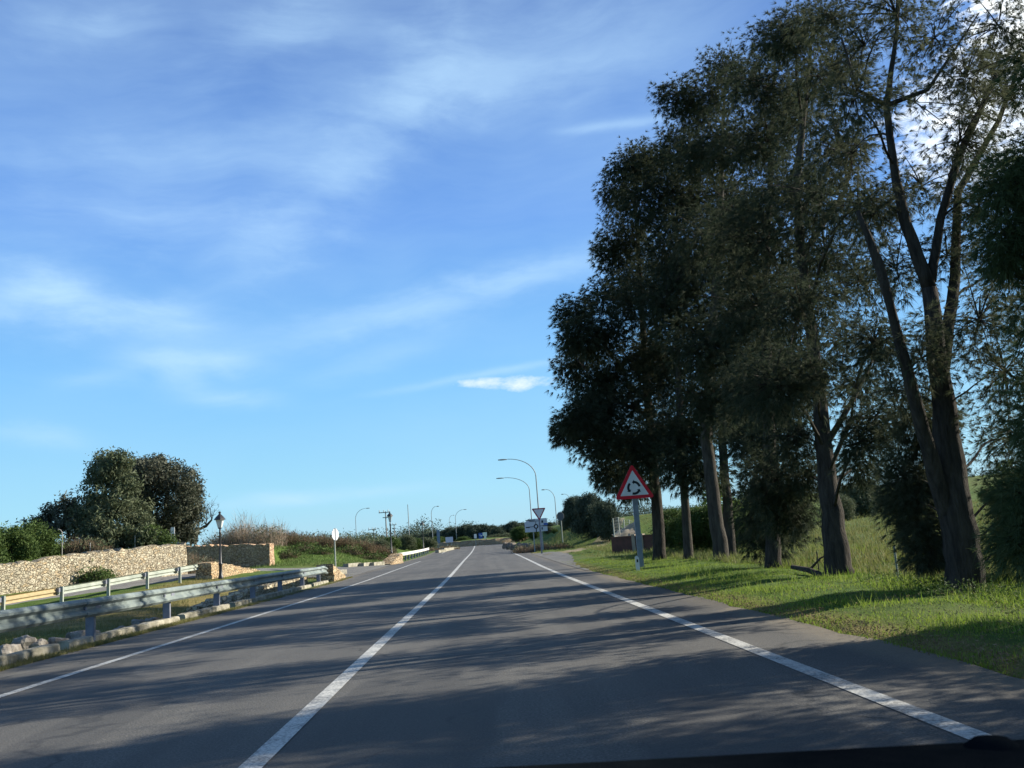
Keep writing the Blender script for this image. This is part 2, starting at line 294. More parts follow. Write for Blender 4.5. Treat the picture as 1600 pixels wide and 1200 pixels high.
class MB:
    def __init__(s, o=(0, 0, 0)): s.v = []; s.f = []; s.o = Vector(o)
    def add(s, vs, fs):
        n = len(s.v); s.v += [Vector(q)-s.o for q in vs]; s.f += [tuple(i+n for i in f) for f in fs]; return s
    def box(s, c, d, rz=0.0, mtx=None):
        c = Vector(c); hx, hy, hz = d[0]/2, d[1]/2, d[2]/2; rot = Matrix.Rotation(rz, 3, 'Z') if mtx is None else mtx
        vs = [c + rot @ Vector((x*hx, y*hy, z*hz)) for x in (-1, 1) for y in (-1, 1) for z in (-1, 1)]
        return s.add(vs, [(0, 1, 3, 2), (4, 6, 7, 5), (0, 4, 5, 1), (2, 3, 7, 6), (0, 2, 6, 4), (1, 5, 7, 3)])
    def tube(s, pts, rad, n=6, cap=True):
        pts = [Vector(p) for p in pts]; rings = []; up = None
        if not hasattr(rad, '__len__'): rad = [rad]*len(pts)
        for i, p in enumerate(pts):
            t = (pts[min(i+1, len(pts)-1)] - pts[max(i-1, 0)])
            t = t.normalized() if t.length > 1e-9 else Vector((0, 0, 1))
            if up is None: up = t.orthogonal().normalized()
            up = (up - t*up.dot(t)); up = up.normalized() if up.length > 1e-6 else t.orthogonal().normalized()
            b = t.cross(up); rings.append([p + (up*math.cos(2*math.pi*k/n) + b*math.sin(2*math.pi*k/n))*rad[i] for k in range(n)])
        vs = [q for r_ in rings for q in r_]; fs = []
        for i in range(len(pts)-1):
            for k in range(n): fs.append((i*n+k, i*n+(k+1) % n, (i+1)*n+(k+1) % n, (i+1)*n+k))
        if cap: fs.append(tuple(range(n-1, -1, -1))); fs.append(tuple(range((len(pts)-1)*n, len(pts)*n)))
        return s.add(vs, fs)
    def lathe(s, c, prof, n=12, rz=0.0):
        c = Vector(c); vs = []; fs = []
        for r_, z in prof: vs += [c + Vector((r_*math.cos(rz+2*math.pi*k/n), r_*math.sin(rz+2*math.pi*k/n), z)) for k in range(n)]
        for i in range(len(prof)-1):
            for k in range(n): fs.append((i*n+k, i*n+(k+1) % n, (i+1)*n+(k+1) % n, (i+1)*n+k))
        fs.append(tuple(range(n-1, -1, -1))); fs.append(tuple(range((len(prof)-1)*n, len(prof)*n)))
        return s.add(vs, fs)
    def slab(s, poly, c, ux, uz, un, t0, t1):
        """2-D polygon (a,b) laid on axes ux, uz at c, thick from t0 to t1 along un"""
        c, ux, uz, un = map(Vector, (c, ux, uz, un)); n = len(poly)
        vs = [c+ux*a+uz*b+un*t0 for a, b in poly] + [c+ux*a+uz*b+un*t1 for a, b in poly]
        return s.add(vs, [tuple(range(n)), tuple(range(2*n-1, n-1, -1))] + [(i, (i+1) % n, n+(i+1) % n, n+i) for i in range(n)])
    def build(s, name, material, parent=None, smooth=False, loc=None):
        me = bpy.data.meshes.new(name); me.from_pydata([tuple(q) for q in s.v], [], s.f); me.update()
        import bmesh
        bm = bmesh.new(); bm.from_mesh(me); bmesh.ops.recalc_face_normals(bm, faces=bm.faces); bm.to_mesh(me); bm.free()
        if smooth: me.polygons.foreach_set('use_smooth', np.ones(len(me.polygons), dtype=bool))
        o = link(name, me, material, parent)
        if parent is None: o.location = s.o
        return o
def empty(name, loc, label, cat, group=None, rz=0.0):
    o = bpy.data.objects.new(name, None); COL.objects.link(o); o.location = loc; o.rotation_euler = (0, 0, rz); o.empty_display_size = 0.3
    return tag(o, label, cat, group)
def copy_tree(o, loc=None, rz=None, scale=None, label=None, group=None):
    kids = [c for c in KIDS.get(o.name, [])] or list(o.children)
    KIDS[o.name] = kids
    r_ = o.copy(); COL.objects.link(r_)
    if loc is not None: r_.location = loc
    if rz is not None: r_.rotation_euler = (0, 0, rz)
    if scale is not None: r_.scale = scale if hasattr(scale, '__len__') else (scale,)*3
    if label: r_['label'] = label
    if group: r_['group'] = group
    for ch in kids:
        c = ch.copy(); COL.objects.link(c); c.parent = r_
        for g in list(ch.children):
            d = g.copy(); COL.objects.link(d); d.parent = c
    return r_
KIDS = {}

# ---------------------------------------------------------------- terrain
def sm(t): t = np.clip(t, 0, 1); return t*t*(3-2*t)
def zr(y): return np.interp(np.asarray(y, float), [-500, 30, 40, 50, 65, 90, 108, 122, 134, 144, 152, 9000], [0, 0, .03, .10, .20, .32, .46, .62, .82, 1.0, 1.1, 1.1])
W1A, W1B = np.array([-33.3, 26.0]), np.array([-18.0, 55.0])       # lit retaining wall
W2A, W2B = np.array([-16.6, 72.0]), np.array([-25.5, 74.0])       # shaded wall
def wall1_x(y): return W1A[0] + (W1B[0]-W1A[0])*(np.asarray(y, float)-W1A[1])/(W1B[1]-W1A[1])
def side_z(x, y): return np.clip(0.08+0.0427*(y-37)+0.0335*(-x-18), -0.45, 0.72)
def H(x, y):
    x = np.asarray(x, float); y = np.asarray(y, float); z = zr(y).copy() if hasattr(zr(y), 'copy') else zr(y)
    z = z + 0*x
    s = np.maximum(0, x-3.8)
    bump = 0.05*np.sin(x*1.3+y*0.7)*np.sin(y*0.9-x*0.4) + 0.03*np.sin(x*3.1+1)*np.sin(y*2.7)
    z += 0.07*sm(s/1.2) + bump*sm(s/2) + np.minimum(0.05*np.maximum(0, s-5), 2.2)
    # green bank rising beyond the track on the right
    z += 2.1*sm((x-6)/6)*sm((y-72)/28)*(1-sm((y-190)/60))
    l = np.maximum(0, -x-7.0)
    dit = -0.42*sm(l/1.6)*(1-sm((l-3.0)/3.0))*(1-sm((y-36)/8))
    z = z + dit
    zs = side_z(x, y)
    wside = sm(l/9.5)*(1-sm((y-95)/30))
    z = z*(1-wside) + zs*wside
    z += bump*sm(l/3)*0.6
    # ground held up behind wall one
    beh = sm((np.minimum(wall1_x(y), -18.1-np.maximum(0, y-55)*.35)-0.35-x)/0.7)*(1-sm((y-66)/3))*sm((y-18)/6)
    top = 1.75 + 0.075*(y-44)*(y > 44) + 0.02*(y-44)*(y <= 44)
    z = z*(1-beh) + np.clip(top, 1.1, 2.5)*beh
    # behind wall two and the mound beside it
    wy = 72.4 + (-16.6-x)*0.22
    b2 = sm((y-wy)/0.8)*sm((-16.4-x)/0.9)*(1-sm((y-150)/60))
    z = z*(1-b2) + 2.25*b2
    md = sm((y-67-np.maximum(0, -11-x)*.5)/13)*sm((-9.0-x)/7)*(1-b2)*(1-sm((y-150)/50))
    z += md*1.35
    # distant rise
    z += 5.0*sm((y-260)/300)*(0.7+0.3*np.sin(x*0.01+1)) + 2.0*sm((-x-80)/200) + 3*sm((x-80)/200)
    return z
def Hs(x, y): return float(H(np.array([x]), np.array([y]))[0])
def in_road(x, y): return (x > -6.98) & (x < 3.78) & (y < 150)
xs = np.unique(np.round(np.concatenate([-np.geomspace(40, 2500, 26), np.arange(-40, 22, 0.5), [-7.12, -6.94, 3.70, 3.84], np.geomspace(22, 2500, 30)]), 3))
ys = np.unique(np.round(np.concatenate([[-400, -150, -60, -30], np.arange(-20, 100, 0.5), np.arange(100, 240, 2.0), np.geomspace(240, 4500, 40)]), 3))
XX, YY = np.meshgrid(xs, ys, indexing='ij'); ZZ = H(XX, YY)
ZZ = np.where((XX > -7.0) & (XX < 3.75) & (YY < 152), ZZ-0.08, ZZ)
apr_m = (XX <= -6.9) & (XX > -9.4) & (YY > 47) & (YY < 84)
V = np.stack([XX.ravel(), YY.ravel(), ZZ.ravel()], 1)
nx, ny = len(xs), len(ys); I = np.arange(nx*ny).reshape(nx, ny)
Fq = np.stack([I[:-1, :-1].ravel(), I[1:, :-1].ravel(), I[1:, 1:].ravel(), I[:-1, 1:].ravel()], 1)
soil = sm((-8.5-V[:, 0])/3)*sm((V[:, 0]+17)/2)*sm((V[:, 1]-24)/6)*(1-sm((V[:, 1]-47)/6))*0.5
soil = np.maximum(soil, sm((V[:, 0]-3.6)/0.2)*(1-sm((V[:, 0]-4.0)/0.5))*0.4)
g = link('ground', np_mesh('ground', V, Fq, soil, True), M_ground); tag(g, kind='structure')

def strip(name, ys_, xl, xr, material, zf, nx_=8, kind='structure'):
    vs, fs = [], []
    for y in ys_:
        a, b_ = xl(y), xr(y)
        for k in range(nx_+1):
            x = a+(b_-a)*k/nx_; vs.append((x, y, zf(x, y)))
    for i in range(len(ys_)-1):
        for k in range(nx_):
            q = i*(nx_+1)+k; fs.append((q, q+1, q+nx_+2, q+nx_+1))
    o = link(name, np_mesh(name, np.array(vs), np.array(fs), None, True), material); return tag(o, kind=kind)
zrd = lambda x, y: float(zr(y))
wob = lambda y, a=0.05: a*math.sin(y*1.7)+a*0.6*math.sin(y*4.3+1)
road_ys = list(np.arange(-20, 2, 1.0))+list(np.arange(2, 45, .35))+list(np.arange(45, 152, 1.0))
strip('road', road_ys, lambda y: -6.98, lambda y: 3.75+wob(y, 0.04)+random.uniform(-.03, .03), M_asph, zrd, 4)
def line(name, x, y0, y1, wd, step=1.0):
    return strip(name, list(np.arange(y0, y1+0.01, step)), lambda y: x(y)-wd/2, lambda y: x(y)+wd/2, M_paint, lambda a, b_: float(zr(b_))+0.005, 1)
line('centre_line_marking', lambda y: -1.47, -18, 150, 0.155)
line('right_edge_marking', lambda y: 2.55, -18, 82, 0.155)
line('left_edge_marking', lambda y: -5.2, -18, 74, 0.13)
line('left_edge_marking', lambda y: -5.2, 112, 144, 0.13)
# give-way line
o = strip('give_way_marking', [148.6, 149.1], lambda y: -1.2, lambda y: 2.4, M_paint, lambda a, b_: float(zr(b_))+0.006, 2)
# paler shoulder and lay-by on the right, apron on the left
strip('right_shoulder', list(np.arange(33, 72, 0.75)), lambda y: 3.6, lambda y: 3.78+1.5*float(sm((y-34)/26))*(1-float(sm((y-64)/7)))+wob(y, .06), M_asph2, lambda x, y: max(Hs(x, y), float(zr(y)))+0.012+0.03*min(1, max(0, x-3.7)), 4)
strip('left_apron', list(np.arange(44.5, 70, 0.6)), lambda y: -7.0-3.8*float(sm((y-45)/6))*(1-float(sm((y-64)/5))), lambda y: -6.9, M_asph2, lambda x, y: float(zr(y))*(1-min(1, (-x-6.9)))+Hs(x, y)*min(1, (-x-6.9))+0.012+0.05*min(1, (-x-6.9)), 8)
# side road between the lit wall and the far guard rail
def path_sheet(name, pts, wd, material, dz=0.045, n=6, sub=4):
    pts = [Vector((a, b_, 0)) for a, b_ in pts]; fine = []
    for i in range(len(pts)-1):
        p0, p1, p2, p3 = pts[max(i-1, 0)], pts[i], pts[i+1], pts[min(i+2, len(pts)-1)]
        for k in range(sub*2):
            t = k/(sub*2); fine.append(0.5*((2*p1)+(p2-p0)*t+(2*p0-5*p1+4*p2-p3)*t*t+(3*p1-p0-3*p2+p3)*t**3))
    fine.append(pts[-1]); vs = []; fs = []
    for i, p in enumerate(fine):
        tn = (fine[min(i+1, len(fine)-1)]-fine[max(i-1, 0)]).normalized(); nn = Vector((tn.y, -tn.x, 0))
        ww = wd(i/(len(fine)-1)) if callable(wd) else wd
        for k in range(n+1):
            q = p + nn*((k/n-0.5)*ww); vs.append((q.x, q.y, Hs(q.x, q.y)+dz*(1 if 0 < k < n else -1)))
    for i in range(len(fine)-1):
        for k in range(n): j = i*(n+1)+k; fs.append((j, j+1, j+n+2, j+n+1))
    return tag(link(name, np_mesh(name, np.array(vs), np.array(fs), None, True), material), kind='structure')
path_sheet('side_road', [(-32, 10), (-26.5, 28), (-21.4, 40), (-18.0, 49.5), (-16.2, 56.5), (-13.5, 61), (-9.0, 61.5)], 4.3, M_side)
path_sheet('dirt_track', [(4.9, 61), (6.2, 66), (8.6, 73), (11.5, 84), (14.5, 97), (17, 112)], lambda t: 3.0-1.6*t, M_dirt, 0.035)
# roundabout ring
CX, CY, RI = 0.8, 176.0, 13.5
vs = []; fs = []
for k in range(64):
    a = 2*math.pi*k/64
    for r_ in (RI+0.3, RI+5, RI+11.5): vs.append((CX+r_*math.cos(a), CY+r_*math.sin(a), 1.17+(0.0 if r_ < RI+11 else -0.0)))
for k in range(64):
    for j in range(2): a_, b_ = k*3+j, ((k+1) % 64)*3+j; fs.append((a_, a_+1, b_+1, b_))
tag(link('roundabout_road', np_mesh('roundabout_road', np.array(vs), np.array(fs)), M_asph), kind='structure')

# ---------------------------------------------------------------- foliage machinery
def unit(a): return a/np.maximum(np.linalg.norm(a, axis=1, keepdims=True), 1e-6)
def needles(pts, dirs, n, L, Wd, spread, droop):
    N = len(pts)*n; p = np.repeat(pts, n, 0); d = unit(np.repeat(dirs, n, 0)+rng.normal(0, spread, (N, 3)))
    side = unit(np.cross(d, rng.normal(0, 1, (N, 3)))); Ls = L*rng.uniform(0.6, 1.3, (N, 1)); ws = Wd*rng.uniform(0.7, 1.3, (N, 1))/2
    p = p + d*Ls*0.12*rng.uniform(0, 1, (N, 1)); tip = p+d*Ls; tip[:, 2] -= droop*Ls[:, 0]
    V_ = np.empty((N, 3, 3)); V_[:, 0] = p-side*ws; V_[:, 1] = p+side*ws; V_[:, 2] = tip
    r_ = np.repeat(np.repeat(rng.uniform(0, 1, len(pts))**1.5, n)*0.8+rng.uniform(0, 0.2, N), 3)
    return V_.reshape(-1, 3), np.arange(N*3).reshape(-1, 3), r_
def leaves(pts, n, size, spread):
    N = len(pts)*n; p = np.repeat(pts, n, 0)+rng.normal(0, spread, (N, 3)); u = unit(rng.normal(0, 1, (N, 3))); v = unit(np.cross(u, rng.normal(0, 1, (N, 3))))
    s = size*rng.uniform(0.5, 1.3, (N, 1)); V_ = np.empty((N, 3, 3)); V_[:, 0] = p-u*s*0.9; V_[:, 1] = p+v*s*0.55; V_[:, 2] = p+u*s*0.9
    V_[:, 1] += 0
    r_ = np.repeat(np.repeat(rng.uniform(0, 1, len(pts))**1.5, n)*0.75+rng.uniform(0, 0.25, N), 3)
    return V_.reshape(-1, 3), np.arange(N*3).reshape(-1, 3), r_
def bez(a, b, c, n):
    return [a*(1-t)**2 + b*2*t*(1-t) + c*t*t for t in [i/n for i in range(n+1)]]
def tree(name, label, cat, base, stems, blobs, leafmat, bark, style='needle', tuft=14, L=0.28, Wd=0.022, droop=0.35, K=10, TP=16, cs=0.30, group=None, twig=0.012, crown_name='crown', limb_r=0.05, up=0.25):
    """stems: list of [(Vector, radius)...]; blobs: (Vector, r, dens)"""
    base = Vector(base); root = empty(name, base, label, cat, group); mb = MB(base)
    allp = []
    for st in stems:
        pts, rad = [], []
        for i in range(len(st)-1):
            (p0, r0), (p1, r1) = st[i], st[i+1]
            for k in range(4):
                t = k/4; q = p0.lerp(p1, t); a = 0.10*r0
                q = q + Vector((random.uniform(-a, a), random.uniform(-a, a), 0))*(0 if (i == 0 and k == 0) else 1); pts.append(q); rad.append((r0*(1-t)+r1*t)*(1.28 if (i == 0 and k == 0 and r0 > .12) else 1))
        pts.append(st[-1][0]); rad.append(st[-1][1]); mb.tube(pts, rad, 12 if rad[0] > 0.1 else 6); allp += list(zip(pts, rad))
    cl, cd = [], []
    for bi in blobs:
        c, r_, dens = bi
        # attach limb
        best, bp, br = 1e9, None, .05
        for p, rr in allp:
            hd = math.hypot(p.x-c.x, p.y-c.y); tz = c.z-0.35*hd; s_ = abs(p.z-tz)+hd*0.7
            if s_ < best: best, bp, br = s_, p, rr
        if bp is not None:
            mid = bp.lerp(c, 0.5)+Vector((0, 0, 0.18*(c-bp).length if style == 'needle' else -0.05*(c-bp).length))
            path = bez(bp, mid, c, 6); path = [path[0]]+[q+Vector([random.uniform(-1, 1)*0.06*r_ for _ in range(3)]) for q in path[1:]]
            r0 = min(br*0.7, limb_r*(0.35+0.16*(c-bp).length)); mb.tube(path, [r0*(1-0.75*i/6) for i in range(7)], 5, False)
        k_ = max(3, int(K*dens)); nout = max(2, int(k_*.22)) if style == 'needle' else (int(k_*.15) if cs < .36 and TP == 16 and K == 16 else 0)
        for kk_ in range(k_+nout):
            out_ = kk_ >= k_
            d = Vector(rng.normal(0, 1, 3)); d = d.normalized()*(r_*(random.random()**0.45)); q = c+d
            if out_: d = (d.normalized()+Vector((0, 0, .25))).normalized()*r_*random.uniform(1.05, 1.6); q = c+d
            if twig:
                a = c.lerp(q, random.uniform(-0.1, 0.25)); mm = a.lerp(q, 0.5)+Vector((0, 0, 0.12*r_))
                mb.tube(bez(a, mm, q, 3), [twig*1.6, twig*1.3, twig, twig*0.5], 3, False)
            TPn, csn = (max(4, TP//3), cs*.6) if out_ else (TP, cs)
            m_ = np.clip(rng.normal(0, csn, (TPn, 3)), -1.45*csn, 1.45*csn)*np.array([1, 1, 0.75])+np.array(q); cl.append(m_)
            dd = unit(0.8*(m_-np.array(q))/cs+0.5*(m_-np.array(c))/r_+rng.normal(0, 0.5, (TPn, 3))); dd[:, 2] += up; cd.append(unit(dd))
    mb.build('trunk', bark, root, True)
    if cl:
        cl = np.concatenate(cl)-np.array(base); cd = np.concatenate(cd)
        if style == 'needle': V_, F_, r_ = needles(cl, cd, tuft, L, Wd, 0.38, droop)
        else: V_, F_, r_ = leaves(cl, tuft, L, cs*0.45)
        link(crown_name, np_mesh(crown_name, V_, F_, r_), leafmat, root)
    return root
def pxblobs(lst, d0, depth, scale=1.0):
    """clumps of a crown, each given where it is seen and put at a depth of its own inside the crown"""
    out = []
    for t in lst:
        px, py, r_ = t[:3]; dens = t[3] if len(t) > 3 else 1.0
        d = d0+random.uniform(-depth, depth) if len(t) < 5 else t[4]; out.append((P(px, py, d), r_*d/FPX*scale, dens))
    return out
def st(lst, d): return [(P(px, py, dd if dd else d+(0 if d < 14 else max(0, 880-py)/900*1.3)), r_) for px, py, r_, dd in [(q+(None,))[:4] for q in lst]]

G_R = 'tall roadside trees on the right verge'
# --- T1: large forked tree
d = 12.7
b1 = [(1350,70,60,.6),(1400,20,60,.6),(1460,60,60,.6),(1510,120,55,.7),(1335,150,50,.7),(1430,160,60,.35),(1500,220,65,.8),(1575,150,60,.9),(1440,290,60,.5),(1530,330,70,.8),(1585,290,60,.9),(1370,330,60,.8),
 (1480,400,60,.6),(1575,430,70,.9),(1530,500,80,.9),(1400,420,50,.5),(1440,560,45,.5),(1570,580,70,1),(1590,680,70,1.1),(1436,650,24,.7,13.4),(1428,700,24,.9,13.5),(1416,745,20,.8,13.6),(1436,760,22,.9,13.5),(1424,800,19,.9,13.6),(1442,830,17,1.0,13.5),(1450,865,12,1.1,13.4),(1408,780,12,.7,13.7),(1600,760,36,1.1,13.6),(1596,850,24,1.1,13.6),(1600,800,32,1.0,13.6),(1460,650,22,.6,14.0),(1395,610,40,.5),(1300,30,45,.5),(1280,120,45,.5),(1330,240,55,.6),(1560,40,55,.5),(1590,90,50,.6),(1400,-60,90,.6),(1520,-60,90,.6),(1640,0,90,.6)]
tree('casuarina_tree', 'largest tree on the verge with thick forked trunk, nearest on the right', 'tree', P(1512, 932, d)-Vector((0,0,.1)),
 [st([(1512,940,.285),(1503,860,.25),(1490,760,.22),(1470,600,.15),(1452,450,.11)], d), st([(1452,450,.105),(1415,350,.085),(1397,260,.062),(1385,165,.05),(1400,60,.03),(1410,-80,.03)], d),
  st([(1455,440,.075),(1470,340,.06),(1500,240,.06),(1560,110,.03)], d), st([(1470,600,.10,d),(1492,430,.08,d+.6),(1497,300,.06,d+1),(1560,190,.04,d+1.2),(1610,60,.02,d+1.3)], d),
  st([(1497,850,.16,d+.1),(1450,700,.105,d-.2),(1418,580,.082,d-.5),(1392,480,.06,d-.7),(1372,410,.07,d-.8),(1340,330,.03,d-.8)], d), st([(1385,165,.04),(1340,140,.025),(1315,60,.015)], d), st([(1385,165,.04),(1450,140,.03),(1530,20,.01)], d)],
 pxblobs(b1, d+.3, 1.6), M_need3, M_bark, tuft=16, L=0.125, Wd=0.0075, K=22, TP=26, cs=0.19, droop=0.4, group=G_R, twig=0.008, limb_r=.035)
# --- T2
d = 18.0
b2 = [(1275,50,45,.8),(1240,60,40,.7),(1300,110,55,.8),(1260,180,65,1),(1310,230,60,.9),(1340,320,65,.9),(1275,300,70,1.1),(1290,400,75,1.2),(1345,440,60,1),(1250,480,60,1.1),(1320,530,60,1.1),(1270,590,55,1.1),(1340,600,40,.7),(1245,680,42,.9,19.0),(1370,650,34,.6),(1350,690,32,.7),(1262,745,24,.7,19.5),(1345,735,26,.6,19.5),(1210,600,45,1),(1365,540,40,.8)]
tree('casuarina_tree', 'straight trunk leaning left, between the forked giant and the leafy low one', 'tree', P(1314, 908, d)-Vector((0,0,.1)),
 [st([(1315,915,.29),(1300,800,.21),(1288,700,.17),(1272,560,.13),(1252,400,.095),(1245,280,.09),(1262,120,.04),(1270,30,.015)], d), st([(1288,700,.07),(1335,620,.05),(1365,560,.03)], d), st([(1252,400,.07),(1320,300,.05),(1345,180,.02)], d), st([(1294,740,.05),(1330,655,.045),(1380,650,.03),(1400,690,.015)], d)],
 pxblobs(b2, d, 2.8), M_need, M_bark, tuft=16, L=0.15, Wd=0.0105, K=23, TP=30, cs=0.25, droop=0.45, group=G_R)
# --- T3 leafy to the ground
d = 22.6
b3 = [(1215,60,32,.7),(1190,130,45,.9),(1230,160,50,1),(1195,230,62,1.2),(1235,300,62,1.2),(1195,380,75,1.4),(1245,440,60,1.3),(1190,480,70,1.4),(1235,550,60,1.3),(1180,600,60,1.3),(1225,650,50,1.2),(1180,700,45,1.2),(1215,740,45,1.2),(1190,790,38,1.1),(1235,800,34,1.0),(1205,830,30,.9),(1160,340,50,1)]
tree('casuarina_tree', 'low hanging leafy tree whose foliage reaches down nearly to the grass', 'tree', P(1209, 895, d)-Vector((0,0,.1)),
 [st([(1210,902,.21),(1206,800,.17),(1200,650,.15),(1195,450,.11),(1205,250,.07),(1212,60,.02)], d), st([(1200,650,.06),(1240,540,.04),(1255,430,.02)], d)],
 pxblobs(b3, d, 2.9), M_need, M_bark, tuft=16, L=0.17, Wd=0.013, K=24, TP=35, cs=0.29, droop=0.45, group=G_R)
# --- T4
d = 30.0
b4 = [(1135,105,34,.7),(1155,125,28,.6),(1115,150,34,.7),(1060,150,26,.6),(1085,170,26,.7),(1120,220,45,1.1),(1160,240,45,1.1),(1090,260,45,1),(1140,310,60,1.3),(1100,370,60,1.3),(1165,400,60,1.3),(1120,450,65,1.4),(1170,500,60,1.3),(1110,540,60,1.4),(1160,590,55,1.3),(1115,630,48,1.2),(1155,660,40,1.0),(1060,420,45,1.1)]
tree('casuarina_tree', 'pale clean trunk standing just right of the yellow-lit slim one, sparse tuft on its top', 'tree', P(1128, 882, d)-Vector((0,0,.1)),
 [st([(1129,890,.27),(1118,800,.23),(1104,690,.20),(1110,540,.16),(1125,380,.12),(1128,230,.08),(1134,110,.03)], d), st([(1128,230,.05),(1095,175,.035),(1055,150,.012)], d), st([(1128,210,.03),(1145,160,.02),(1152,110,.01)], d)],
 pxblobs(b4, d, 3.0), M_need, M_bark2, tuft=16, L=0.19, Wd=0.017, K=24, TP=37, cs=0.36, droop=0.4, group=G_R)
d = 32.5
tree('casuarina_tree', 'dark trunk standing close behind the pale clean one', 'tree', P(1143, 880, d)-Vector((0,0,.1)),
 [st([(1144,886,.2),(1136,780,.17),(1128,690,.15),(1140,500,.1),(1150,350,.05)], d)],
 pxblobs([(1150,360,45),(1165,450,50),(1130,520,55),(1175,560,50),(1150,640,40),(1180,660,34)], d+.8, 1.6), M_need, M_bark, tuft=16, L=0.19, Wd=0.017, K=24, TP=37, cs=0.36, droop=0.4, group=G_R)
# --- T5
d = 33.8
b5 = [(1060,225,26,.8),(1045,290,42,1.1),(1085,310,50,1.2),(1050,370,55,1.3),(1080,430,60,1.4),(1040,470,55,1.3),(1080,520,60,1.4),(1040,570,55,1.3),(1080,620,50,1.3),(1050,670,42,1.1),(1085,690,34,.9),(1060,730,30,.8),(1098,740,26,.6)]
tree('casuarina_tree', 'slim trunk lit yellow low down, in front of the dark hedge', 'tree', P(1076, 880, d)-Vector((0,0,.1)),
 [st([(1076,886,.19),(1072,800,.16),(1066,740,.14),(1060,600,.12),(1055,430,.08),(1060,250,.03)], d), st([(1070,760,.07),(1095,710,.05),(1110,680,.03)], d)],
 pxblobs(b5, d, 2.3), M_need, M_bark2, tuft=16, L=0.20, Wd=0.019, K=24, TP=37, cs=0.39, droop=0.4, group=G_R)
# --- T6 leftmost
d = 36.5
b6 = [(985,258,28,.9),(1015,250,28,.8),(1000,310,45,1.1),(970,300,22,.7),(985,370,42,1.1),(1015,420,50,1.3),(960,400,24,.8),(950,460,32,.9),(985,480,50,1.3),(945,530,38,1.1),(985,560,55,1.4),(905,520,24,.8),(905,570,34,1.1),(940,600,46,1.3),(990,640,52,1.3),(945,650,38,1.1),(905,655,16,.8),(925,640,20,.8),(965,700,36,1.1),(1000,710,40,1.1),(930,690,22,.8),(985,750,28,.9),(955,745,20,.7),(886,675,8,.8),(895,490,16,.6),(1030,560,40,1.1),(1030,680,36,1.0)]
tree('casuarina_tree', 'leftmost roadside tree right behind the roundabout warning sign', 'tree', P(1031, 880, d)-Vector((0,0,.1)),
 [st([(1031,886,.27),(1027,800,.23),(1022,740,.2),(1010,600,.16),(1000,430,.10),(990,270,.03)], d), st([(1015,650,.08),(950,620,.05),(900,560,.02)], d), st([(1010,600,.06),(940,640,.04),(890,670,.012)], d)],
 pxblobs(b6, d, 2.4), M_need, M_bark, tuft=16, L=0.21, Wd=0.020, K=24, TP=37, cs=0.40, droop=0.45, group=G_R)
# --- T0 partly out of frame on the right
d = 9.4
tree('casuarina_tree', 'fresher green tree cut by the right edge of the photo', 'tree', Vector((9.3, 9.6, 0.05)),
 [[(Vector((9.3, 9.6, 0)), .22), (Vector((9.2, 9.6, 2.5)), .18), (Vector((9.0, 9.7, 5)), .13), (Vector((9.1, 9.5, 8.5)), .05)]],
 pxblobs([(1600,290,45,1.3),(1585,380,36,1.2),(1640,250,70),(1640,350,70),(1650,460,80),(1660,560,70),(1612,850,26,1.0),(1606,780,26,.9),(1640,740,56,1.0),(1640,650,60),(1680,120,90),(1720,300,90)], 9.5, .9)+[(Vector((random.uniform(7.6, 10.5), random.uniform(7.0, 10.2), random.uniform(1.8, 8.5))), .75, 1.2) for _ in range(22)], M_need2, M_bark, tuft=12, L=0.13, Wd=0.009, K=22, TP=26, cs=0.18, droop=0.5, group=G_R, limb_r=.03)
# the row goes on beside the car: it is what shades the near road
proto = bpy.data.objects['casuarina_tree.002'] if 'casuarina_tree.002' in bpy.data.objects else None
for (x, y, rz, s, lb) in ((9.2, 6.2, 2.0, 0.80, 'tree outside the frame ahead of the car, next along the verge'), (8.9, 1.6, 4.1, 0.95, 'tree outside the frame abreast of the car')):
    copy_tree(proto, (x, y, 0.05), rz, s, lb, G_R)

# ---------------------------------------------------------------- shrubs and background trees
def bush_proto(name, label, cat, leafmat, bark, w_, h_, n=14, style='leaf', tuft=7, L=0.16, cs=0.35, K=10, TP=14, trunk=None, group=None, crown='crown', twig=0.015, Wd=0.03, up=0.25, shape=1.0):
    blobs = []
    z0 = (trunk or 0.15*h_)
    for i in range(n):
        a = random.uniform(0, 2*math.pi); zz = random.random(); rr = (1-0.55*abs(zz*2-0.8)**1.5*shape)*w_*0.38*math.sqrt(random.random())
        br = min(w_, h_)*random.uniform(0.14, 0.24)
        blobs.append((Vector((rr*math.cos(a), rr*math.sin(a), z0+br*0.6+(h_-z0-1.5*br)*zz)), br, 1.0))
    stems = [[(Vector((0, 0, -0.2)), .05*h_**.7), (Vector((random.uniform(-.1, .1)*w_, 0, z0)), .035*h_**.7), (Vector((random.uniform(-.1, .1)*w_, random.uniform(-.1, .1)*w_, h_*0.75)), .012*h_**.7)]]
    return tree(name, label, cat, (0, 0, 0), stems, blobs, leafmat, bark, style, tuft, L, Wd, 0.2, K, TP, cs, group, twig, crown, 0.03, up)
def place(o, px, py, d, label=None, rz=0.0, scale=1.0, group=None, first=False):
    p = P(px, py, d); p.z = Hs(p.x, p.y)-0.05 if py is None else p.z
    if first:
        o.location = p; o.rotation_euler = (0, 0, rz); o.scale = scale if hasattr(scale, '__len__') else (scale,)*3
        if label: o['label'] = label
        return o
    return copy_tree(o, p, rz, scale, label, group)
def ground_at(px, d):
    """point on the terrain seen in column px at distance d"""
    q = P(px, 850, d); return Vector((q.x, q.y, Hs(q.x, q.y)-0.05))

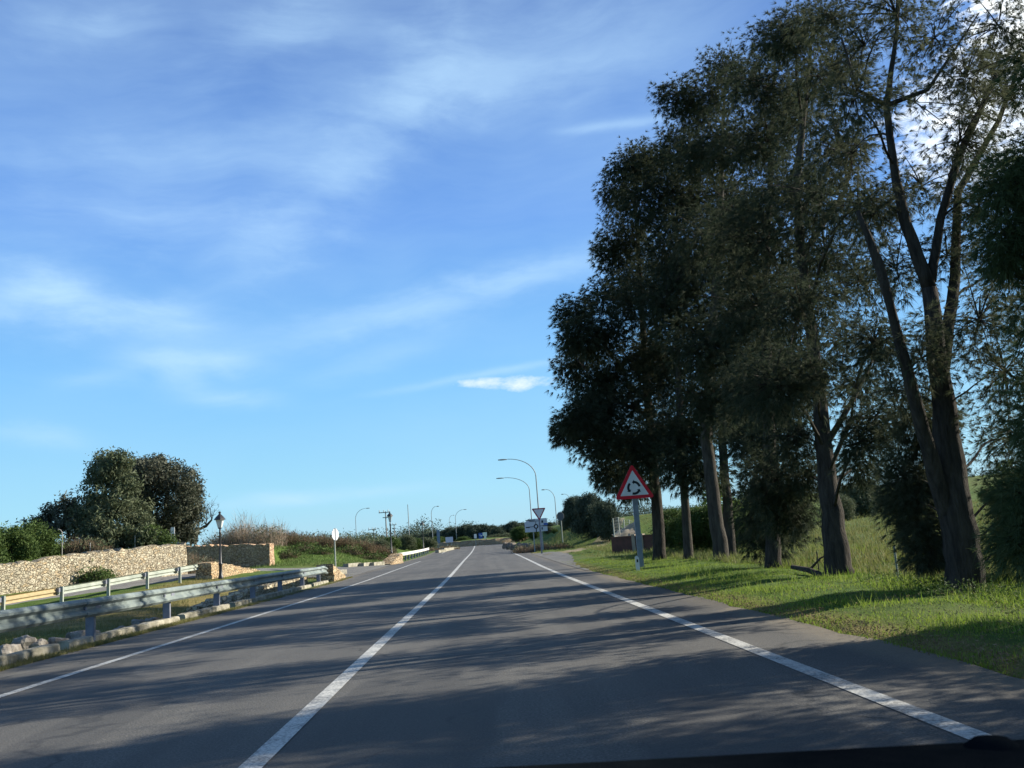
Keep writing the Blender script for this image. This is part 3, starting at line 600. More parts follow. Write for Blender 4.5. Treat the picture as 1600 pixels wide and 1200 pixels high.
def specific(name, label, cat, d, basepx, stems, blobs, leafmat, bark=M_bark, depth=1.2, **k):
    b = P(basepx[0], basepx[1], d); b.z = min(b.z, Hs(b.x, b.y))
    s_ = st(stems, d)
    s_[0] = (Vector((s_[0][0].x, s_[0][0].y, b.z-0.1)), s_[0][1])
    return tree(name, label, cat, b, [s_], pxblobs(blobs, d, depth), leafmat, bark, **k)
# left: trees on top of the lit wall
specific('holm_oak', 'round dark tree above the end of the lit stone wall', 'tree', 62, (262, 850), [(262,858,.22),(260,810,.18),(262,760,.10),(265,735,.04)],
 [(218,760,14),(216,790,14),(222,735,10),(215,740,16),(235,745,22),(262,738,18),(285,750,20),(252,775,30),(285,785,22),(225,775,24),(298,770,12),(240,805,26),(275,815,22),(290,835,14),(255,835,22),(205,735,9),(245,728,8),(300,800,10),(228,830,20)],
 M_dark, style='leaf', tuft=8, L=0.15, K=16, TP=16, cs=0.34, depth=1.6, group='trees above the lit stone wall')
specific('wild_olive', 'grey-green bushy tree left of the round dark one above the wall', 'tree', 57, (170, 862), [(172,870,.2),(172,820,.15),(176,770,.08),(180,730,.03)],
 [(165,728,13,.8),(190,722,9,.7),(180,745,18,.9),(160,755,20,.9),(195,760,16,.9),(150,785,22),(180,790,24),(205,800,20),(140,810,22),(170,825,26),(200,835,22),(215,820,16),(225,845,14),(150,845,18),(190,855,18),(178,720,6,.5)],
 M_olive, style='leaf', tuft=8, L=0.15, K=16, TP=16, cs=0.34, depth=1.6, group='trees above the lit stone wall')
specific('fig_tree', 'loose open-crowned tree at the left of the clump above the wall', 'tree', 60, (105, 862), [(108,870,.14),(108,835,.1),(100,800,.05)],
 [(100,788,10,.7),(82,800,11,.7),(70,810,10,.6),(60,818,7,.5),(115,795,12,.8),(130,805,14,1),(90,818,13,.8),(110,820,16,1),(128,830,16,1.1),(78,826,9,.7),(48,826,6,.5)],
 M_dark, style='leaf', tuft=7, L=0.17, K=11, TP=12, cs=0.28, depth=1.2, group='trees above the lit stone wall')
specific('leafy_shrub', 'light green shrub growing on the wall below the round dark tree', 'shrub', 56, (240, 852), [(240,856,.05),(240,840,.03)],
 [(225,842,9),(240,835,10),(252,842,9),(232,850,8),(262,848,6)], M_green, style='leaf', tuft=7, L=0.11, K=12, TP=12, cs=0.22, depth=.6)
# bare tree with a bent stem
bd = 66.0
bare = P(300, 850, bd); root = empty('bare_tree', (bare.x, bare.y, Hs(bare.x, bare.y)), 'leafless tree with bent stem right of the round dark tree', 'tree')
mb = MB(root.location)
def wand(p, v, L_, r_, lvl, mb, kink=0.35, kids=3):
    pts = [p]; q = p.copy(); d_ = v.normalized()
    for i in range(4):
        d_ = (d_+Vector((random.uniform(-kink, kink), random.uniform(-kink, kink), random.uniform(-kink*.4, kink*.8)))).normalized(); q = q+d_*L_/4; pts.append(q.copy())
    mb.tube(pts, [r_*(1-.17*i) for i in range(5)], 5 if lvl < 2 else 3, False)
    if lvl < 4:
        for k in range(kids):
            t = random.choice(pts[1:]); wand(t, d_+Vector([random.uniform(-.9, .9) for _ in range(3)]), L_*.62, r_*.5, lvl+1, mb, kink, kids)
for stx in ([(304,850),(309,828),(322,822),(331,812)], [(300,850),(297,835),(288,822),(296,808)]):
    pts = [P(a, b_, bd) for a, b_ in stx]; mb.tube(pts, [.16,.12,.10,.06], 8)
    for p_ in pts[1:]:
        for k in range(3): wand(p_, Vector((random.uniform(-.6, .6), random.uniform(-.4, .4), 1)), .9, .035, 1, mb)
mb.build('trunk', M_bark2, root)
# leftmost green shrubs
for i, (a, b_, dd, sc_, lb) in enumerate([(18, 872, 50, 1.0, 'bright green rounded shrub at the left edge behind the lit wall'), (52, 868, 52, .8, 'second green shrub from the left edge, behind the lit wall'), (-30, 880, 48, 1.1, 'green shrub cut by the left edge above the wall')]):
    specific('green_shrub', lb, 'shrub', dd, (a, b_), [(a,b_,.06),(a,b_-30,.03)], [(a-16,b_-30,12),(a+4,b_-36,13),(a+20,b_-26,11),(a-8,b_-12,12),(a+12,b_-10,11),(a-22,b_-12,9),(a+26,b_-10,8)], M_green, style='leaf', tuft=7, L=0.11, K=13, TP=14, cs=0.26, depth=.9, group='shrubs above the lit stone wall')
# dry scrub between them
def twigs(name, label, cat, pos, w_, dp, h_, n, material, rmin=.010, rmax=.02, lean=.25, group=None, base_leaf=0, leafm=None, branch=3):
    root_ = empty(name, pos, label, cat, group)
    u = rng.uniform(-1, 1, (n, 2)); hx = np.clip(1-0.35*np.abs(u[:, 0])**2, .3, 1)
    p = np.stack([u[:, 0]*w_/2, u[:, 1]*dp/2, np.full(n, -0.1)], 1); d_ = rng.normal(0, lean, (n, 3)); d_[:, 2] = 1; d_ = unit(d_)
    L_ = (h_*hx*(.78+.24*np.sin(u[:, 0]*8+h_)*np.sin(u[:, 0]*3.1+2*h_+1))*rng.uniform(.5, 1.1, n))[:, None]; tip = p+d_*L_; Vs, Fs, rs = [], [], []; off = 0
    def tri(a, b2_, wv_):
        nonlocal off
        N = len(a); sd_ = unit(np.cross(b2_-a, rng.normal(0, 1, (N, 3))))*wv_; q = np.empty((N, 3, 3)); q[:, 0] = a-sd_; q[:, 1] = a+sd_; q[:, 2] = b2_
        Vs.append(q.reshape(-1, 3)); Fs.append(np.arange(N*3).reshape(-1, 3)+off); off += N*3; rs.append(np.repeat(rng.uniform(0, 1, N), 3))
    tri(p, tip, rmax)
    for k in range(branch):
        t = rng.uniform(.3, .9, (n, 1)); a = p+(tip-p)*t; dd = unit(d_+rng.normal(0, .45, (n, 3))); tri(a, a+dd*L_*rng.uniform(.15, .4, (n, 1)), rmin)
    link('stem', np_mesh('stem', np.concatenate(Vs), np.concatenate(Fs), np.concatenate(rs)), material, root_)
    if base_leaf:
        c = np.stack([rng.uniform(-.5, .5, base_leaf)*w_, rng.uniform(-.5, .5, base_leaf)*dp, rng.uniform(0, .55, base_leaf)*h_], 1)
        V_, F_, r_ = leaves(c, 6, 0.12, .2); link('foliage', np_mesh('foliage', V_, F_, r_), leafm or M_green, root_)
    return root_
def gp(px, d, dz=0.0):
    q = ground_at(px, d); q.z += dz; return q
twigs('dry_scrub', 'brown dry scrub on the lit wall left of the dark tree clump', 'scrub', gp(95, 55), 5.5, 3, 1.3, 2200, M_brown, base_leaf=250, leafm=M_olive)
twigs('dry_scrub', 'dry scrub under the olive foliage near the middle of the lit wall', 'scrub', gp(130, 54), 3, 2, 1.0, 1400, M_brown, base_leaf=260, leafm=M_olive)
for i, (x_, y_, w_, h_, lb) in enumerate([(-18.9, 57.8, 2.0, 1.6, 'dark scrub just right of the end of the lit wall'), (-19.6, 62, 2.6, 1.7, 'scrub below the bare tree beside the shaded wall')]):
    twigs('dry_scrub', lb, 'scrub', Vector((x_, y_, Hs(x_, y_)-.1)), w_, 3.5, h_, 1200, M_brown, base_leaf=500, leafm=M_dark)
twigs('reed_clump', 'tall pale leafless reeds rising above the shaded stone wall', 'reeds', gp(395, 80), 5.2, 4, 3.5, 1300, M_reed, .010, .016, .12, branch=3, base_leaf=450, leafm=M_olive)
twigs('reed_clump', 'lower brown reeds behind the left half of the shaded wall', 'reeds', gp(352, 80), 3.0, 3, 2.3, 700, M_reed, .010, .015, .16, branch=3, base_leaf=300, leafm=M_olive)
HB = [(455, 84, 1.7, 'reddish dry bush just right of the shaded wall end'), (490, 86, 1.6, 'reddish dry bush on the mound left of the round-backed sign'), (522, 88, 1.6, 'reddish dry bush behind the round-backed sign'), (552, 90, 1.7, 'reddish dry bush at the foot of the left street lamp'), (582, 93, 1.5, 'reddish dry bush left of the middle lantern'), (428, 84, 2.2, 'tall dry bush above the right end of the shaded wall')]
for i, (a, dd, hh, lb) in enumerate(HB):
    twigs('dry_bush', lb, 'bush', gp(a, dd), 4.2, 4.0, hh, 2400, M_redbr if i < 5 else M_brown, .014, .022, .4, group='dry bushes on the left mound', base_leaf=260, leafm=M_olive)
for i, (a, dd, ww, hh, lb) in enumerate([(448, 76, 2.0, .9, 'low tan scrub at the foot of the mound beside the shaded wall'), (474, 79, 2.4, .8, 'low tan scrub midway on the mound'), (500, 78, 1.8, .5, 'small weedy scrub in front of the reddish bushes'), (540, 84, 3.0, .9, 'low scrub on the mound crest behind the kerb stones'), (575, 84, 3.0, .8, 'low scrub on the mound near the distant buttress')]):
    twigs('low_scrub', lb, 'scrub', gp(a, dd), ww, 2.4, hh, 900, M_brown, .012, .018, .5, base_leaf=260, leafm=M_green, group='low scrub on the left mound')
# prototypes for the far vegetation, then copies
pb = [bush_proto('broadleaf_bush', 'x', 'bush', M_green, M_bark, 4.0, 3.2, 18, L=.11, tuft=12, cs=.34, K=12, TP=16, crown='foliage'),
      bush_proto('broadleaf_bush', 'x', 'bush', M_olive, M_bark, 4.4, 3.0, 18, L=.11, tuft=12, cs=.34, K=12, TP=16, crown='foliage')]
pt = [bush_proto('pine_tree', 'x', 'tree', M_pine, M_bark, 7.0, 8.0, 22, L=.22, tuft=12, cs=.55, K=11, TP=16, trunk=0.9, crown='crown'),
      bush_proto('pine_tree', 'x', 'tree', M_pine, M_bark, 8.5, 7.0, 22, L=.22, tuft=12, cs=.55, K=11, TP=16, trunk=0.6, crown='crown')]
used = set()
def put(proto_, px, d, top_py, label, group=None, hh=None, xs_=1.0):
    """stand a copy on the terrain so that its top comes at row top_py"""
    q = gp(px, d); t_ = P(px, top_py, d).z; h0 = {pb[0]: 3.2, pb[1]: 3.0, pt[0]: 8.0, pt[1]: 7.0}[proto_]; s_ = max(0.2, (t_-q.z)/h0*.92)
    rz_ = random.uniform(0, 6.28)
    if proto_ in used: o_ = copy_tree(proto_, q, rz_, (s_*xs_, s_*xs_, s_), label, group)
    else:
        used.add(proto_); KIDS[proto_.name] = list(proto_.children); o_ = proto_; o_.location = q; o_.rotation_euler = (0, 0, rz_); o_.scale = (s_*xs_, s_*xs_, s_); o_['label'] = label
        if group: o_['group'] = group
    return o_
MID = 'bushes lining the far end of the road'
for a in [(0,612,125,838,'green bush right behind the middle black lantern',1.2),(1,632,135,836,'olive bush at the foot of the tall bare mast',1.3),(0,648,140,840,'green bush left of the smallest black lantern',1.2),(1,668,145,838,'olive bush right of the smallest black lantern',1.2),
          (0,684,170,838,'green bush by the blue-grey sign board',1.4),(1,598,120,842,'low olive bush left of the middle black lantern',1.2),(0,725,200,838,'bush left of the two small white signs',1.5),(1,772,205,834,'pale olive bush right of the blue arrow sign',1.6),(1,792,205,832,'pale olive bush just right of its twin behind the roundabout',1.6),
          (0,815,150,822,'dark green round bush left of the diagram sign board',1.2),(0,836,140,828,'green bush behind the diagram sign board',1.3),(1,858,130,822,'light green bush under the right-hand street lamp',1.3),(0,868,120,826,'green bush left of the dark-backed sign',1.2),(0,884,110,826,'green bush right of the dark-backed sign',1.2)]:
    put(pb[a[0]], a[1], a[2], a[3], a[4], MID, xs_=a[5])
PG = 'dark trees on the skyline beyond the roundabout'
tp = [(690,260,826),(703,255,822),(716,250,820),(729,250,817),(742,245,816),(755,245,817),(768,245,817),(780,240,821),(792,250,816),(805,250,812),(818,255,813),(832,240,814),(846,230,815),(676,280,829),(662,300,831),(862,200,815),(650,320,832),(636,330,834)]
tlab = ['dark skyline tree right above the tall blue-grey board', 'dark skyline tree between the thin lamp pole and the tall blue-grey board', 'dark skyline tree just right of the longer-armed lamp pole', 'dark skyline tree two crowns left of the white sign at the road centre',
 'dark skyline tree above the white sign at the road centre', 'dark skyline tree directly above the blue arrow sign', 'dark skyline tree right of the blue arrow sign', 'lower dark skyline tree in the dip right of the island sign', 'dark skyline tree right of the dip beyond the island', 'tallest dark skyline tree left of the second tallest street lamp',
 'dark skyline tree left of the diagram board', 'dark skyline tree rising behind the diagram board top', 'dark skyline tree behind the give-way triangle', 'skyline tree behind the lamp right of the smallest lantern', 'skyline tree behind the smallest lantern', 'dark skyline tree between the give-way sign and the next street lamp', 'skyline tree between the mast and the smallest lantern', 'leftmost skyline tree, beside the bare mast']
for i, (a, dd, tpy) in enumerate(tp):
    put(pt[i % 2], a, dd, tpy, tlab[i], PG, xs_=1.1)
# right, behind the sign: big dark bush
for a in [(pt[0],905,92,768,'dark bushy tree on the bank left of the roundabout warning sign',.8),(pt[1],928,84,765,'darker tree on the bank close to the left edge of the warning sign',.85),(pt[0],952,78,775,'blackish tree partly behind the warning sign',.9),(pt[1],890,110,790,'smaller brownish tree beyond the dark-backed sign',.8)]:
    put(a[0], a[1], a[2], a[3], a[4], 'dark trees on the right bank', xs_=a[5])
# hedge behind the trunks
for i, (a, dd, tpy, lb) in enumerate([(1060,44,792,'dark hedge shrub right of the brick wall'),(1092,42,790,'dark hedge shrub behind the slim yellow-lit trunk'),(1122,41,785,'dark hedge shrub behind the pale clean trunk'),(1152,39,790,'dark hedge shrub right of the pale clean trunk'),(1182,36,800,'dark hedge shrub left of the low leafy tree'),(1240,36,815,'dark hedge shrub between the low leafy tree and the leaning trunk')]):
    put(pb[0], a, dd, tpy, lb, 'shrubs of the dark hedge behind the trunks', xs_=1.1)
lb_ = specific('sunlit_shrub', 'bright yellow-green shrub glowing in a gap behind the trunks', 'shrub', 46, (1170, 850), [(1170,850,.06),(1170,810,.03)], [(1150,790,14),(1175,785,16),(1165,805,16),(1190,800,14),(1115,775,12),(1200,780,12)], M_lit, style='leaf', tuft=8, L=.12, K=12, TP=14, cs=.28, depth=.8)
put(pb[1], 1350, 62, 745, 'brownish scrub tree at the back of the field between two trunks', xs_=1.1)
put(pb[1], 1395, 70, 770, 'olive bush at the back of the field', xs_=1.1)
put(pb[1], 1310, 58, 770, 'olive bush at the back of the field beside the leaning trunk', xs_=1.1)
put(pb[0], 1560, 55, 760, 'green bush at the field edge seen right of the largest trunk', xs_=1.2)
put(pb[1], 1460, 65, 775, 'olive bush behind the largest trunk', xs_=1.1)
# far woods: one mass
cl = []
for k in range(3400):
    px_ = random.uniform(-500, 2100); dd = random.uniform(330, 620); q = P(px_, 850, dd); z0 = Hs(q.x, q.y)
    hh = random.uniform(4, 9)*(0.75+0.35*math.sin(px_*0.021)+0.2*math.sin(px_*.07))
    for _ in range(9): cl.append((q.x+random.gauss(0, 2.2), q.y+random.gauss(0, 2.2), z0+(random.random()**1.3)*hh))
V_, F_, r_ = leaves(np.array(cl), 14, .55, 1.0)
o = link('far_woods', np_mesh('far_woods', V_, F_, r_), M_pine); tag(o, 'low dark wooded skyline far beyond the road', 'woods', None, 'stuff')
# field hedgerow on the left distance
cl = []
for k in range(800):
    px_ = random.uniform(-60, 600); dd = random.uniform(120, 200); q = P(px_, 850, dd); z0 = Hs(q.x, q.y); hh = random.uniform(.8, 2.3)
    for _ in range(8): cl.append((q.x+random.gauss(0, .9), q.y+random.gauss(0, .9), z0+random.uniform(0, 1)*hh))
V_, F_, r_ = leaves(np.array(cl), 12, .2, .35)
o = link('distant_scrubland', np_mesh('distant_scrubland', V_, F_, r_), M_olive); tag(o, 'distant green scrub behind the walls and reeds', 'scrub', None, 'stuff')

# ---------------------------------------------------------------- grass
def blades(name, label, n, xf, yf, h0, h1, wd, material, keep=None, clump=0.5):
    x = xf(n); y = yf(n); 
    if clump:
        dn = 0.5+0.5*np.sin(x*2.3+1.1*np.sin(y*1.7))*np.sin(y*1.9+np.sin(x*1.3)); k = rng.uniform(0, 1, n) < (1-clump)+clump*dn; x, y = x[k], y[k]; dn = dn[k]
    else: dn = np.ones(n)
    if keep is not None: k = keep(x, y); x, y, dn = x[k], y[k], dn[k]
    N = len(x); z = H(x, y)-0.02; h = rng.uniform(h0, h1, N)*(0.55+0.75*dn); p = np.stack([x, y, z], 1)
    d_ = rng.normal(0, .38, (N, 3)); d_[:, 2] = 1; d_ = unit(d_); tip = p+d_*h[:, None]; a = rng.uniform(0, np.pi, N); sd_ = np.stack([np.cos(a), np.sin(a), 0*a], 1)*(wd/2)*rng.uniform(.7, 1.4, (N, 1))
    q = np.empty((N, 3, 3)); q[:, 0] = p-sd_; q[:, 1] = p+sd_; q[:, 2] = tip
    o_ = link(name, np_mesh(name, q.reshape(-1, 3), np.arange(N*3).reshape(-1, 3), np.repeat(rng.uniform(0, 1, N), 3)), material); return tag(o_, label, 'grass', None, 'stuff')
U = lambda a, b_: (lambda n: rng.uniform(a, b_, n))
wx, wy = rng.uniform(5.6, 9.6, 2600), rng.uniform(7.2, 15, 2600); kk = np.sin(wx*2.1+wy*.9)*np.sin(wy*1.3-wx*.6) > .1; wx, wy = wx[kk], wy[kk]
V_, F_, r_ = leaves(np.stack([wx, wy, H(wx, wy)+rng.uniform(.02, .16, len(wx))], 1), 9, .028, .05)
o = link('verge_weeds', np_mesh('verge_weeds', V_, F_, r_), M_green); tag(o, 'broad-leaved dark weeds in the verge below the largest tree', 'weeds', None, 'stuff')
def ynear(y0, y1): return lambda n: y0*np.exp(rng.uniform(0, 1, n)*math.log(y1/y0))
lx = np.concatenate([3.74+np.abs(rng.normal(0, .28, 3500)), rng.uniform(4.5, 9, 5000)]); ly = 5*np.exp(rng.uniform(0, 2.1, 8500)); V_, F_, r_ = leaves(np.stack([lx, ly, H(lx, ly)+rng.uniform(.0, .05, len(lx))], 1), 3, .018, .05)
o = link('leaf_litter', np_mesh('leaf_litter', V_, F_, r_), M_litter); tag(o, 'fallen brown needles and leaves on the right verge', 'leaf litter', None, 'stuff')
blades('verge_grass', 'short sunny grass on the right verge between asphalt and trees', 150000, U(3.72, 9.5), ynear(5, 45), .025, .09, .013, M_grass, clump=.45)
blades('verge_grass_tufts', 'longer grass tufts around the tree trunks on the right verge', 42000, U(4.6, 12), ynear(7, 42), .07, .25, .013, M_grass, lambda x, y: (np.sin(x*1.9+y*.8)*np.sin(y*1.1-x*.5) > .0), clump=.8)
blades('field_grass', 'long grass of the field behind the trees', 90000, lambda n: 7.5+30*rng.uniform(0, 1, n)**1.4, ynear(9, 80), .10, .32, .035, M_field, clump=.4)
blades('bank_grass', 'grass of the verge and bank beyond the warning sign', 40000, U(4.2, 20), U(38, 115), .06, .22, .035, M_field, lambda x, y: ~((x < 5.4) & (y > 33) & (y < 72)) & ~((abs(x-np.interp(y, [61, 66, 73, 84, 97, 112], [4.9, 6.2, 8.6, 11.5, 14.5, 17])) < 1.4) & (y > 58)), clump=.4)
blades('kerb_grass', 'weeds and grass along the foot of the kerb under the near guard rail', 48000, lambda n: -6.62-np.abs(rng.normal(0, .17, n)), ynear(7, 46), .03, .10, .010, M_grassL, clump=.85)
blades('ditch_grass', 'grass between the two guard rails', 90000, U(-15.8, -7.2), ynear(9, 50), .05, .18, .016, M_grassL, lambda x, y: ~((rng.uniform(0, 1, len(x)) < .75) & (x < -10) & (y > 26) & (y < 46) & (np.sin(x*1.1+y*.35) > -.1)), clump=.5)
blades('mound_grass', 'bright green grass on the mound beyond the side road mouth', 45000, U(-26, -8.6), U(67, 106), .08, .30, .05, mat('mound_green', (0.075, 0.14, 0.028), .8, (0.15, 0.14, 0.055), .35, transl=.3, attr=(.15, .22, .06)), lambda x, y: (y > 67.5+np.maximum(0, -11-x)*.45), clump=.2)

# ---------------------------------------------------------------- walls of stone
def rubble_wall(name, label, pts, tops, th, material, base_fn, batter=0.12, rough=0.05, group=None, step=0.22):
    """pts plan polyline, tops height of top at each point; uneven top and faces"""
    L_ = [0]; 
    for i in range(1, len(pts)): L_.append(L_[-1]+math.dist(pts[i-1], pts[i]))
    n = max(4, int(L_[-1]/step)); o0 = Vector((pts[0][0], pts[0][1], base_fn(*pts[0]))); vs, fs = [], []; nz = 8; ring = 2*(nz+1)+1
    for i in range(n+1):
        s_ = L_[-1]*i/n; x = np.interp(s_, L_, [p[0] for p in pts]); y = np.interp(s_, L_, [p[1] for p in pts]); t_ = np.interp(s_, L_, tops)
        j = min(len(pts)-2, max(0, int(np.searchsorted(L_, s_)-1))); tx, ty = pts[j+1][0]-pts[j][0], pts[j+1][1]-pts[j][1]; l_ = math.hypot(tx, ty); nx_, ny_ = ty/l_, -tx/l_
        zb = base_fn(x, y)-0.25; t_ += random.uniform(-rough, rough)*1.9
        prof = [(th/2+batter*(1-k/nz), zb+(t_-zb)*k/nz) for k in range(nz+1)] + [(0, t_+0.02)] + [(-(th/2+batter*(1-k/nz)), zb+(t_-zb)*k/nz) for k in range(nz, -1, -1)]
        for a, z in prof:
            a += random.uniform(-rough, rough)*.7; vs.append((x+nx_*a-o0.x, y+ny_*a-o0.y, z+random.uniform(-rough, rough)*.4-o0.z))
    m_ = len(prof)
    for i in range(n):
        for k in range(m_-1): a = i*m_+k; fs.append((a, a+1, a+m_+1, a+m_))
    me = bpy.data.meshes.new(name); me.from_pydata(vs, [], fs+[tuple(range(m_-1, -1, -1)), tuple(range(n*m_, (n+1)*m_))]); me.update()
    o_ = link(name, me, material); o_.location = o0; return tag(o_, label, 'wall', group)
Hb = lambda x, y: Hs(x, y)
side_base = lambda x, y: float(side_z(np.float64(x), np.float64(y)))-.1
wt = lambda px, py, d_: P(px, py, d_).z
rubble_wall('stone_wall', 'long sunlit dry stone retaining wall beside the side road', [tuple(W1A), tuple(W1A+(W1B-W1A)*.62), tuple(W1A+(W1B-W1A)*.82), tuple(W1B)], [1.25, wt(0, 886, 44.2), wt(150, 862, 50), wt(285, 850, 55)], .7, M_stone, side_base)
rubble_wall('stone_wall', 'shaded dry stone wall facing the road behind the first lantern', [tuple(W2B), tuple(W2A)], [wt(290, 852, 74), wt(432, 850, 72)], .7, M_stone2, lambda x, y: .45)
# terminals
def buttress(name, label, a, b_, top_a, top_b, th, material=M_stone, base=None):
    n = 6; pts = [(a[0]+(b_[0]-a[0])*k/n, a[1]+(b_[1]-a[1])*k/n) for k in range(n+1)]
    tops = [top_a+(top_b-top_a)*(k/n)**1.15 for k in range(n+1)]
    return rubble_wall(name, label, pts, tops, th, material, base or Hb, .06, .035, 'stone buttresses at the guard rail ends', .15)
buttress('stone_buttress', 'stone buttress at the end of the near guard rail', (-7.35, 42.2), (-7.4, 46.2), .80, .12, .75, M_ochre)
q0 = P(318, 886, 49.5); q1 = P(392, 893, 57)
buttress('stone_buttress', 'long sloping sunlit stone buttress ending the far guard rail', (q0.x, q0.y), (q1.x+.2, q1.y), P(318, 879, 49.5).z, P(392, 893, 57).z, .8, M_ochre, lambda x, y: Hs(x, y)-.1)
q0 = P(621, 880, 73); q1 = P(601, 886, 68.5)
buttress('stone_buttress', 'stone buttress starting the distant white guard rail', (q0.x, q0.y), (q1.x, q1.y), P(618, 865.5, 73).z, P(602, 882, 68.5).z, .9, M_ochre)
rubble_wall('ditch_wall', 'low rubble wall seen under the far end of the near guard rail', [(-8.3, 26.5), (-8.6, 34), (-8.4, 42)], [.02, .22, .34], .5, M_stone, lambda x, y: Hs(x, y)-.15, .1, .06)
# kerb blocks
kb = [(7.0, 9.6), (9.7, 12.6), (12.9, 15.3), (15.7, 21.2), (21.7, 25.4), (26.0, 29.2), (29.5, 33.2), (33.5, 37.5), (38.2, 41.6)]
names = ['first', 'second', 'third', 'fourth', 'fifth', 'sixth', 'seventh', 'eighth', 'ninth']
for i, (a, b_) in enumerate(kb):
    o0 = Vector((-7.02-.005*a, (a+b_)/2, 0)); mb = MB(o0); n = int((b_-a)/.3)+1; vs = []; fs = []
    h_ = random.uniform(.11, .155)
    for k in range(n+1):
        y = a+(b_-a)*k/n; dx = random.uniform(-.012, .012); hz = h_+random.uniform(-.012, .012); x = -7.02-.005*a
        vs += [(x-.11+dx, y, -.3), (x-.10+dx, y, hz-.02), (x-.08+dx, y, hz), (x+.07+dx, y, hz), (x+.10+dx, y, hz-.025), (x+.12+dx, y, -.3)]
    for k in range(n):
        for j in range(5): q = k*6+j; fs.append((q, q+1, q+7, q+6))
    fs += [(5, 4, 3, 2, 1, 0), tuple(n*6+j for j in range(6))]
    mb.add(vs, fs); o_ = mb.build('kerb_block', M_curb); tag(o_, names[i]+' pale kerb block, counted from the car, under the near guard rail', 'kerb', 'kerb blocks under the near guard rail')
for i, (pa, pb_) in enumerate([((540, 889), (561, 885)), ((564, 887), (577, 884)), ((580, 884), (597, 880)), ((502, 897), (538, 890))]):
    dd = 65+i if i < 3 else 50
    a, b_ = P(*pa, dd), P(*pb_, dd+1.5); mb = MB(a); dr = (b_-a); rz_ = math.atan2(dr.y, dr.x); c_ = (a+b_)/2
    mb.box((c_.x, c_.y, Hs(c_.x, c_.y)+.12), (dr.length*.96, .45, .34), rz_); o_ = mb.build('kerb_block', M_curb); tag(o_, ['short pale kerb stone right of the round-backed sign', 'smallest pale kerb stone by the mound', 'pale kerb stone next to the distant buttress', 'low kerb behind the near buttress'][i], 'kerb', 'kerb stones along the side road mouth')
for i, (a, b_, dd, de) in enumerate([((683, 864), (694, 861), 119, 122), ((692, 864), (714, 857), 123, 140)]):
    A_, B_ = P(*a, dd), P(*b_, de); A_.z = Hs(A_.x, A_.y)+.12; B_.z = Hs(B_.x, B_.y)+.12; mb = MB(A_); dr = B_-A_
    mb.box((A_+B_)/2, (dr.length, .5, .45), math.atan2(dr.y, dr.x)); o_ = mb.build('kerb_block', M_curb); tag(o_, ['short white kerb right after the distant guard rail', 'long white kerb left of the roundabout mouth'][i], 'kerb')

# rocks
def rock(name, label, c, s, material=M_rock, group=None, rz=0.0):
    import bmesh
    bm = bmesh.new(); bmesh.ops.create_icosphere(bm, subdivisions=3, radius=1.0)
    ph = [random.uniform(0, 6) for _ in range(6)]
    for v in bm.verts:
        n_ = v.co.normalized(); f_ = 1+.16*math.sin(n_.x*3+ph[0])*math.cos(n_.y*3.3+ph[1])+.10*math.sin(n_.z*5+ph[2]+n_.x*4)+.05*math.sin(n_.y*11+ph[3])*math.sin(n_.x*9+ph[4])
        f_ /= max(abs(n_.x), abs(n_.y), abs(n_.z))**.45; v.co = Vector((n_.x*s[0], n_.y*s[1], n_.z*s[2]))*f_
    me = bpy.data.meshes.new(name); bm.to_mesh(me); bm.free(); o_ = link(name, me, material); o_.location = c; o_.rotation_euler = (0, 0, rz); return tag(o_, label, 'rock', group)
GR = 'pale rocks behind the near kerb'
rk = [((38, 992), .42, .30, 'large pale rock beside the first visible guard rail post'), ((62, 990), .26, .22, 'pale rock next to the large one near the left edge'), ((92, 986), .34, .24, 'grey block between the first and second guard rail posts'), ((122, 980), .38, .26, 'big squared grey block left of the second guard rail post'),
      ((148, 975), .26, .22, 'brownish rock just left of the second guard rail post'), ((190, 968), .28, .2, 'rock right of the second guard rail post'), ((216, 960), .3, .2, 'reddish rock halfway to the third guard rail post'), ((238, 956), .26, .18, 'small pale rock near the third guard rail post'), ((300, 946), .3, .2, 'rock right of the third guard rail post'), ((322, 941), .26, .18, 'small rock between the third and fourth guard rail posts'), ((14, 1000), .34, .26, 'rock at the left edge below the guard rail'), ((375, 934), .3, .2, 'rock right of the fourth guard rail post')]
for (p_, sx, sz, lb) in rk:
    q = G(p_[0], p_[1], -.08); q.z = Hs(q.x, q.y)+sz*.1; rock('rock', lb, q, (sx*.8, sx*.6, sz*.85), M_rock, GR, random.uniform(0, 3))
rk2 = [(790, 851, 112, .45), (797, 852, 104, .5), (803, 853, 97, .42), (809, 854, 91, .5), (816, 855, 86, .45), (822, 856, 82, .42)]
nm = ['farthest and leftmost', 'second from the left', 'third from the left', 'fourth from the left', 'fifth from the left', 'nearest and rightmost']
for i, (a, b_, dd, s_) in enumerate(rk2):
    q = gp(a, dd); q.z += .3; rock('roadside_rock', nm[i]+' brown boulder in the row where the right edge line ends', q, (s_, s_, .5), mat('brown_rock%d' % i, (.20, .165, .13), .95, (.11, .09, .075), 3, .8, 10), 'boulders at the end of the right edge line', i)
twigs('dry_bush', 'dry yellowish grass bush at the foot of the give-way sign', 'bush', gp(834, 79), 3.4, 5, .95, 2600, M_brown, .014, .024, .45, base_leaf=120, leafm=M_olive)
twigs('dry_bush', 'dry reddish bush under the dark-backed sign', 'bush', gp(866, 80), 3.0, 4, .75, 1600, M_redbr, .014, .024, .45, base_leaf=120, leafm=M_green)
twigs('dry_bush', 'dry bush on the left kerb before the roundabout', 'bush', gp(692, 138), 5, 8, .8, 2600, M_brown, .02, .03, .45, base_leaf=160, leafm=M_olive)
